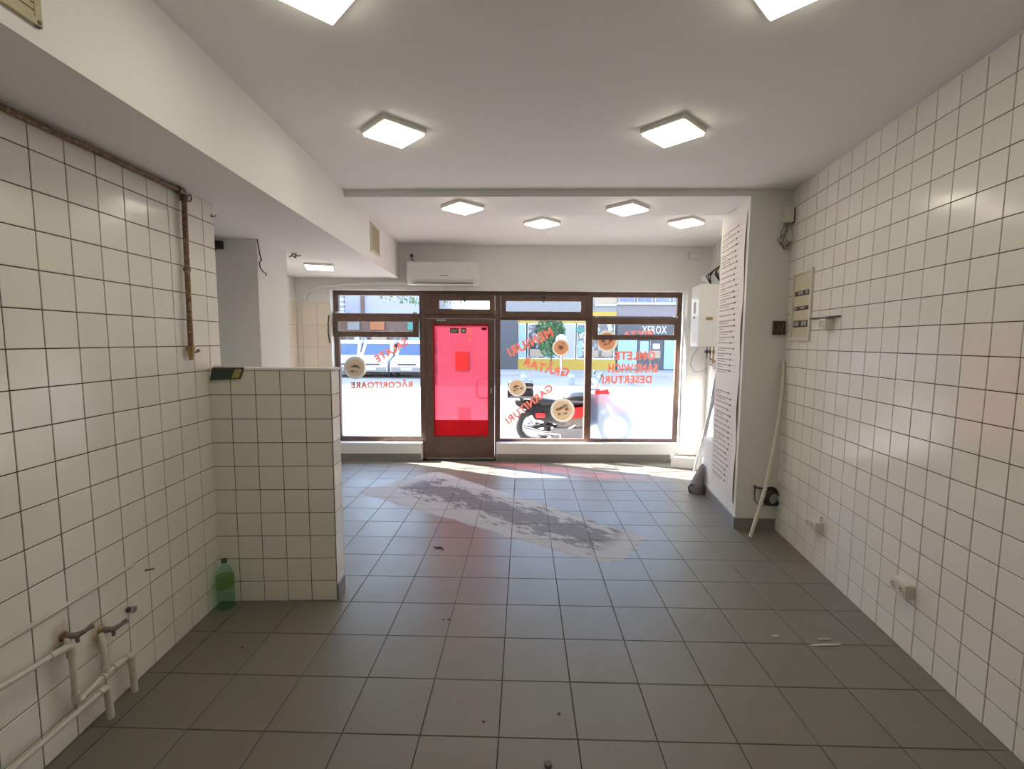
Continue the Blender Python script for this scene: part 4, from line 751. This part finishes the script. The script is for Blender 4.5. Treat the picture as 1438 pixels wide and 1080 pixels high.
# trees
def tree(x, y, z0, zc, rx, rz, label, n, m, tr_=.07, seed=1):
    th = thing('street_tree', label, 'tree', (x, y, z0)); rr = random.Random(seed)
    part(MB().tube([V((x, y, z0)), V((x+.05, y, z0+(zc-z0)*.5)), V((x, y, zc+rz*.4))], [tr_, tr_*.8, tr_*.3], 8), 'trunk', 'bark', th, True)
    for k in range(5):
        a = rr.uniform(0, 6.28); part(MB().tube([V((x, y, zc-rz*.5+k*.12)), V((x+rx*.4*math.cos(a), y+rx*.4*math.sin(a), zc+.1*k-.1)), V((x+rx*.8*math.cos(a), y+rx*.8*math.sin(a), zc+.3*rz))], [tr_*.5, tr_*.3, .01], 6), 'branch', 'bark', th, True)
    mb = MB()
    for k in range(n):
        while True:
            p = V((rr.uniform(-1, 1), rr.uniform(-1, 1), rr.uniform(-1, 1)))
            if p.length < 1 and math.sin(p.x*5+seed)*math.cos(p.z*6+p.y*4) > -.45: break
        c = V((x+p.x*rx, y+p.y*rx, zc+p.z*rz)); q = Quaternion((rr.uniform(-1, 1), rr.uniform(-1, 1), rr.uniform(-1, 1), rr.uniform(-1, 1))).normalized(); l = rr.uniform(.05, .10)
        mb.add([c+q@V((-l, 0, 0)), c+q@V((0, -l*.45, .01)), c+q@V((l, 0, 0)), c+q@V((0, l*.45, .01)), c+q@V((0, 0, -.012))], [(0, 1, 2, 3), (1, 0, 4), (2, 1, 4), (3, 2, 4), (0, 3, 4)])
    o = part(mb, 'foliage', m, th); o['kind'] = 'stuff'
tree(1.42, 25.0, GZ+.04, 2.0, .78, 1.25, 'small bushy street tree in front of the yellow shop', 2600, 'leaf', .05, 3)
tree(-3.05, 15.2, GZ-.04, 3.9, 2.4, 1.15, 'tall street tree whose leaves hang into view above the left window', 1500, 'leaf_pale', .05, 8)
sp = thing('street_sign', 'white street sign pole in front of the yellow shop', 'sign pole', (1.90, 24.1, GZ+.04)); part(MB().tube([V((1.90, 24.1, GZ+.04)), V((1.90, 24.1, 1.9))], .04, 8), 'pole', 'white_paint', sp); part(MB().lathe([(.28, 0), (.28, .02)], (1.90, 24.05, 1.75), (0, -1, 0), 20), 'disc', 'white_paint', sp)
for k, x in enumerate((0.02, 1.93, 3.10, 4.35)):
    b_ = thing('bollard', 'blue-grey bollard at the kerb across the street, number %s from the left' % ('one', 'two', 'three', 'four')[k], 'bollard', (x, 19.0, GZ-.04), 'kerb bollards across the street')
    b_['label'] = ('blue-grey bollard below the start of the yellow shop, leftmost of four', 'blue-grey bollard below the street sign pole', 'blue-grey bollard seen at the left edge of the rightmost window', 'blue-grey bollard below the XEROX shop, rightmost of four')[k]
    part(MB().lathe([(.12, 0), (.12, .42), (.10, .46)], (x, 19.0, GZ-.04), seg=12), 'post', 'blue_post', b_); part(MB().lathe([(.125, .32), (.125, .38)], (x, 19.0, GZ-.04), seg=12), 'band', 'white_paint', b_)
ub = thing('utility_box', 'small grey box standing on the pavement outside the red door', 'box', (-1.19, 9.4, GZ)); part(MB().cbox(-1.31, -1.07, 9.3, 9.5, GZ, .30, .01), 'cabinet', 'grey_box', ub); part(MB().cbox(-1.325, -1.055, 9.28, 9.52, .30, .335, .006), 'lid', 'grey_wall', ub)
# ------------------------------------------------------------------ motorcycle outside
mo = thing('motorcycle', 'black and red motorcycle with a top case parked outside the window', 'motorcycle', (.7, 7.75, GZ)); MY = 7.75
def mp_(x, y, z): return V((x, MY+y, GZ+z))
for name, x in (('rear_wheel', .17), ('front_wheel', 1.53)):
    c = mp_(x, 0, .30); mb = MB(); R_ = .245; sg = 26
    mb.tube([c+V((R_*math.cos(t), 0, R_*math.sin(t))) for t in [2*math.pi*i/sg for i in range(sg+1)]], .055, 10); wv = part(mb, name, 'black_rubber', mo, True)
    sub(MB().tube([c+V((.195*math.cos(t), 0, .195*math.sin(t))) for t in [2*math.pi*i/sg for i in range(sg+1)]], .018, 8), 'rim', 'chrome', wv, True)
    for k in range(6): a = k*math.pi/3; sub(MB().tube([c, c+V((.19*math.cos(a), 0, .19*math.sin(a)))], .011, 6), 'spoke', 'steel', wv)
    sub(MB().lathe([(.045, -.06), (.045, .06)], c, (0, 1, 0), 14), 'hub', 'steel', wv); sub(MB().lathe([(.11, .065), (.11, .07)], c, (0, 1, 0), 20), 'brake_disc', 'chrome', wv)
part(MB().tube([mp_(1.53, -.09, .30), mp_(1.42, -.09, .60), mp_(1.32, -.08, .86)], .022, 8).tube([mp_(1.53, .09, .30), mp_(1.42, .09, .60), mp_(1.32, .08, .86)], .022, 8), 'fork', 'chrome', mo, True)
part(MB().tube([mp_(1.33, 0, .80), mp_(1.0, 0, .50), mp_(.75, 0, .28), mp_(.5, 0, .30)], .03, 8).tube([mp_(1.33, 0, .78), mp_(.9, 0, .74), mp_(.4, 0, .70), mp_(-.02, 0, .72)], .028, 8).tube([mp_(.5, -.1, .33), mp_(.17, -.1, .30)], .022, 8).tube([mp_(.5, .1, .33), mp_(.17, .1, .30)], .022, 8), 'frame', 'black_plastic', mo, True)
part(MB().cbox(.55, .98, -.14, .14, .22, .50, .05, mp_).tube([mp_(.86, 0, .45), mp_(.98, 0, .60)], .085, 12), 'engine', 'old_metal', mo, True)
part(MB().ball(mp_(.93, 0, .76), (.28, .15, .13), 16, 10), 'fuel_tank', 'moto_black', mo, True)
part(MB().hexa([mp_(.16, -.13, .70), mp_(.72, -.12, .66), mp_(.72, .12, .66), mp_(.16, .13, .70), mp_(.10, -.10, .79), mp_(.70, -.09, .73), mp_(.70, .09, .73), mp_(.10, .10, .79)]), 'seat', 'black_rubber', mo)
part(MB().hexa([mp_(.62, -.16, .42), mp_(1.10, -.16, .50), mp_(1.10, .16, .50), mp_(.62, .16, .42), mp_(.66, -.155, .60), mp_(1.22, -.15, .70), mp_(1.22, .15, .70), mp_(.66, .155, .60)]), 'side_fairing', 'moto_red', mo)
part(MB().hexa([mp_(-.12, -.11, .66), mp_(.28, -.12, .50), mp_(.28, .12, .50), mp_(-.12, .11, .66), mp_(-.14, -.09, .73), mp_(.30, -.11, .70), mp_(.30, .11, .70), mp_(-.14, .09, .73)]), 'tail', 'moto_black', mo)
part(MB().hexa([mp_(1.18, -.16, .62), mp_(1.44, -.12, .70), mp_(1.44, .12, .70), mp_(1.18, .16, .62), mp_(1.16, -.13, .92), mp_(1.38, -.09, .94), mp_(1.38, .09, .94), mp_(1.16, .13, .92)]), 'front_fairing', 'moto_red', mo)
part(MB().hexa([mp_(1.24, -.13, .92), mp_(1.37, -.09, .93), mp_(1.37, .09, .93), mp_(1.24, .13, .92), mp_(1.13, -.11, 1.08), mp_(1.17, -.08, 1.09), mp_(1.17, .08, 1.09), mp_(1.13, .11, 1.08)]), 'windshield', 'white_paint', mo)
part(MB().lathe([(.09, 0), (.085, .05), (.03, .07)], mp_(1.42, 0, .80), (1, 0, .1), 14), 'headlight', 'chrome', mo, True)
part(MB().tube([mp_(1.04, -.36, .96), mp_(1.20, -.22, .95), mp_(1.28, 0, .93), mp_(1.20, .22, .95), mp_(1.04, .36, .96)], .014, 8), 'handlebar', 'black_plastic', mo, True)
for s_ in (-1, 1):
    mr = part(MB().tube([mp_(1.17, s_*.25, .96), mp_(1.21, s_*.30, 1.10), mp_(1.22, s_*.34, 1.16)], .007, 6), 'mirror', 'black_plastic', mo, True); sub(MB().ball(mp_(1.22, s_*.36, 1.19), (.025, .07, .045), 10, 6), 'mirror_head', 'black_plastic', mr, True)
part(MB().tube([mp_(1.30, 0, .60), mp_(1.45, 0, .63), mp_(1.62, 0, .60), mp_(1.76, 0, .50)], [.04, .07, .07, .03], 8), 'front_mudguard', 'moto_red', mo, True)
part(MB().tube([mp_(.85, -.15, .35), mp_(.6, -.17, .20), mp_(.3, -.17, .22), mp_(.0, -.17, .30)], [.025, .03, .05, .055], 10), 'exhaust', 'chrome', mo, True)
tc = part(MB().cbox(-.27, .17, -.19, .19, .78, .93, .04, mp_), 'top_case', 'moto_black', mo); sub(MB().cbox(-.265, .165, -.185, .185, .935, 1.05, .05, mp_), 'case_lid', 'moto_black', tc); sub(MB().tube([mp_(-.05, 0, .78), mp_(.02, 0, .70)], .03, 6), 'case_rack', 'steel', tc)
part(MB().hexa([mp_(.18, -.15, .44), mp_(.66, -.17, .34), mp_(.66, .17, .34), mp_(.18, .15, .44), mp_(.06, -.13, .66), mp_(.70, -.16, .66), mp_(.70, .16, .66), mp_(.06, .13, .66)]), 'rear_side_panel', 'moto_black', mo)
part(MB().hexa([mp_(1.02, -.18, .30), mp_(1.30, -.16, .42), mp_(1.30, .16, .42), mp_(1.02, .18, .30), mp_(1.06, -.17, .62), mp_(1.26, -.15, .74), mp_(1.26, .15, .74), mp_(1.06, .17, .62)]), 'leg_shield', 'moto_black', mo)
part(MB().cbox(.45, 1.02, -.20, -.14, .13, .30, .03, mp_), 'engine_cover', 'grey_wall', mo); part(MB().cbox(.20, .36, -.19, -.165, .47, .55, .015, mp_), 'side_reflector', 'moto_red', mo)
part(MB().tube([mp_(.62, -.16, .25), mp_(.56, -.30, .0)], .012, 6), 'side_stand', 'steel', mo); part(MB().cbox(-.19, -.15, -.07, .07, .52, .66, .01, mp_), 'number_plate', 'white_paint', mo)
bpy.context.view_layer.update()
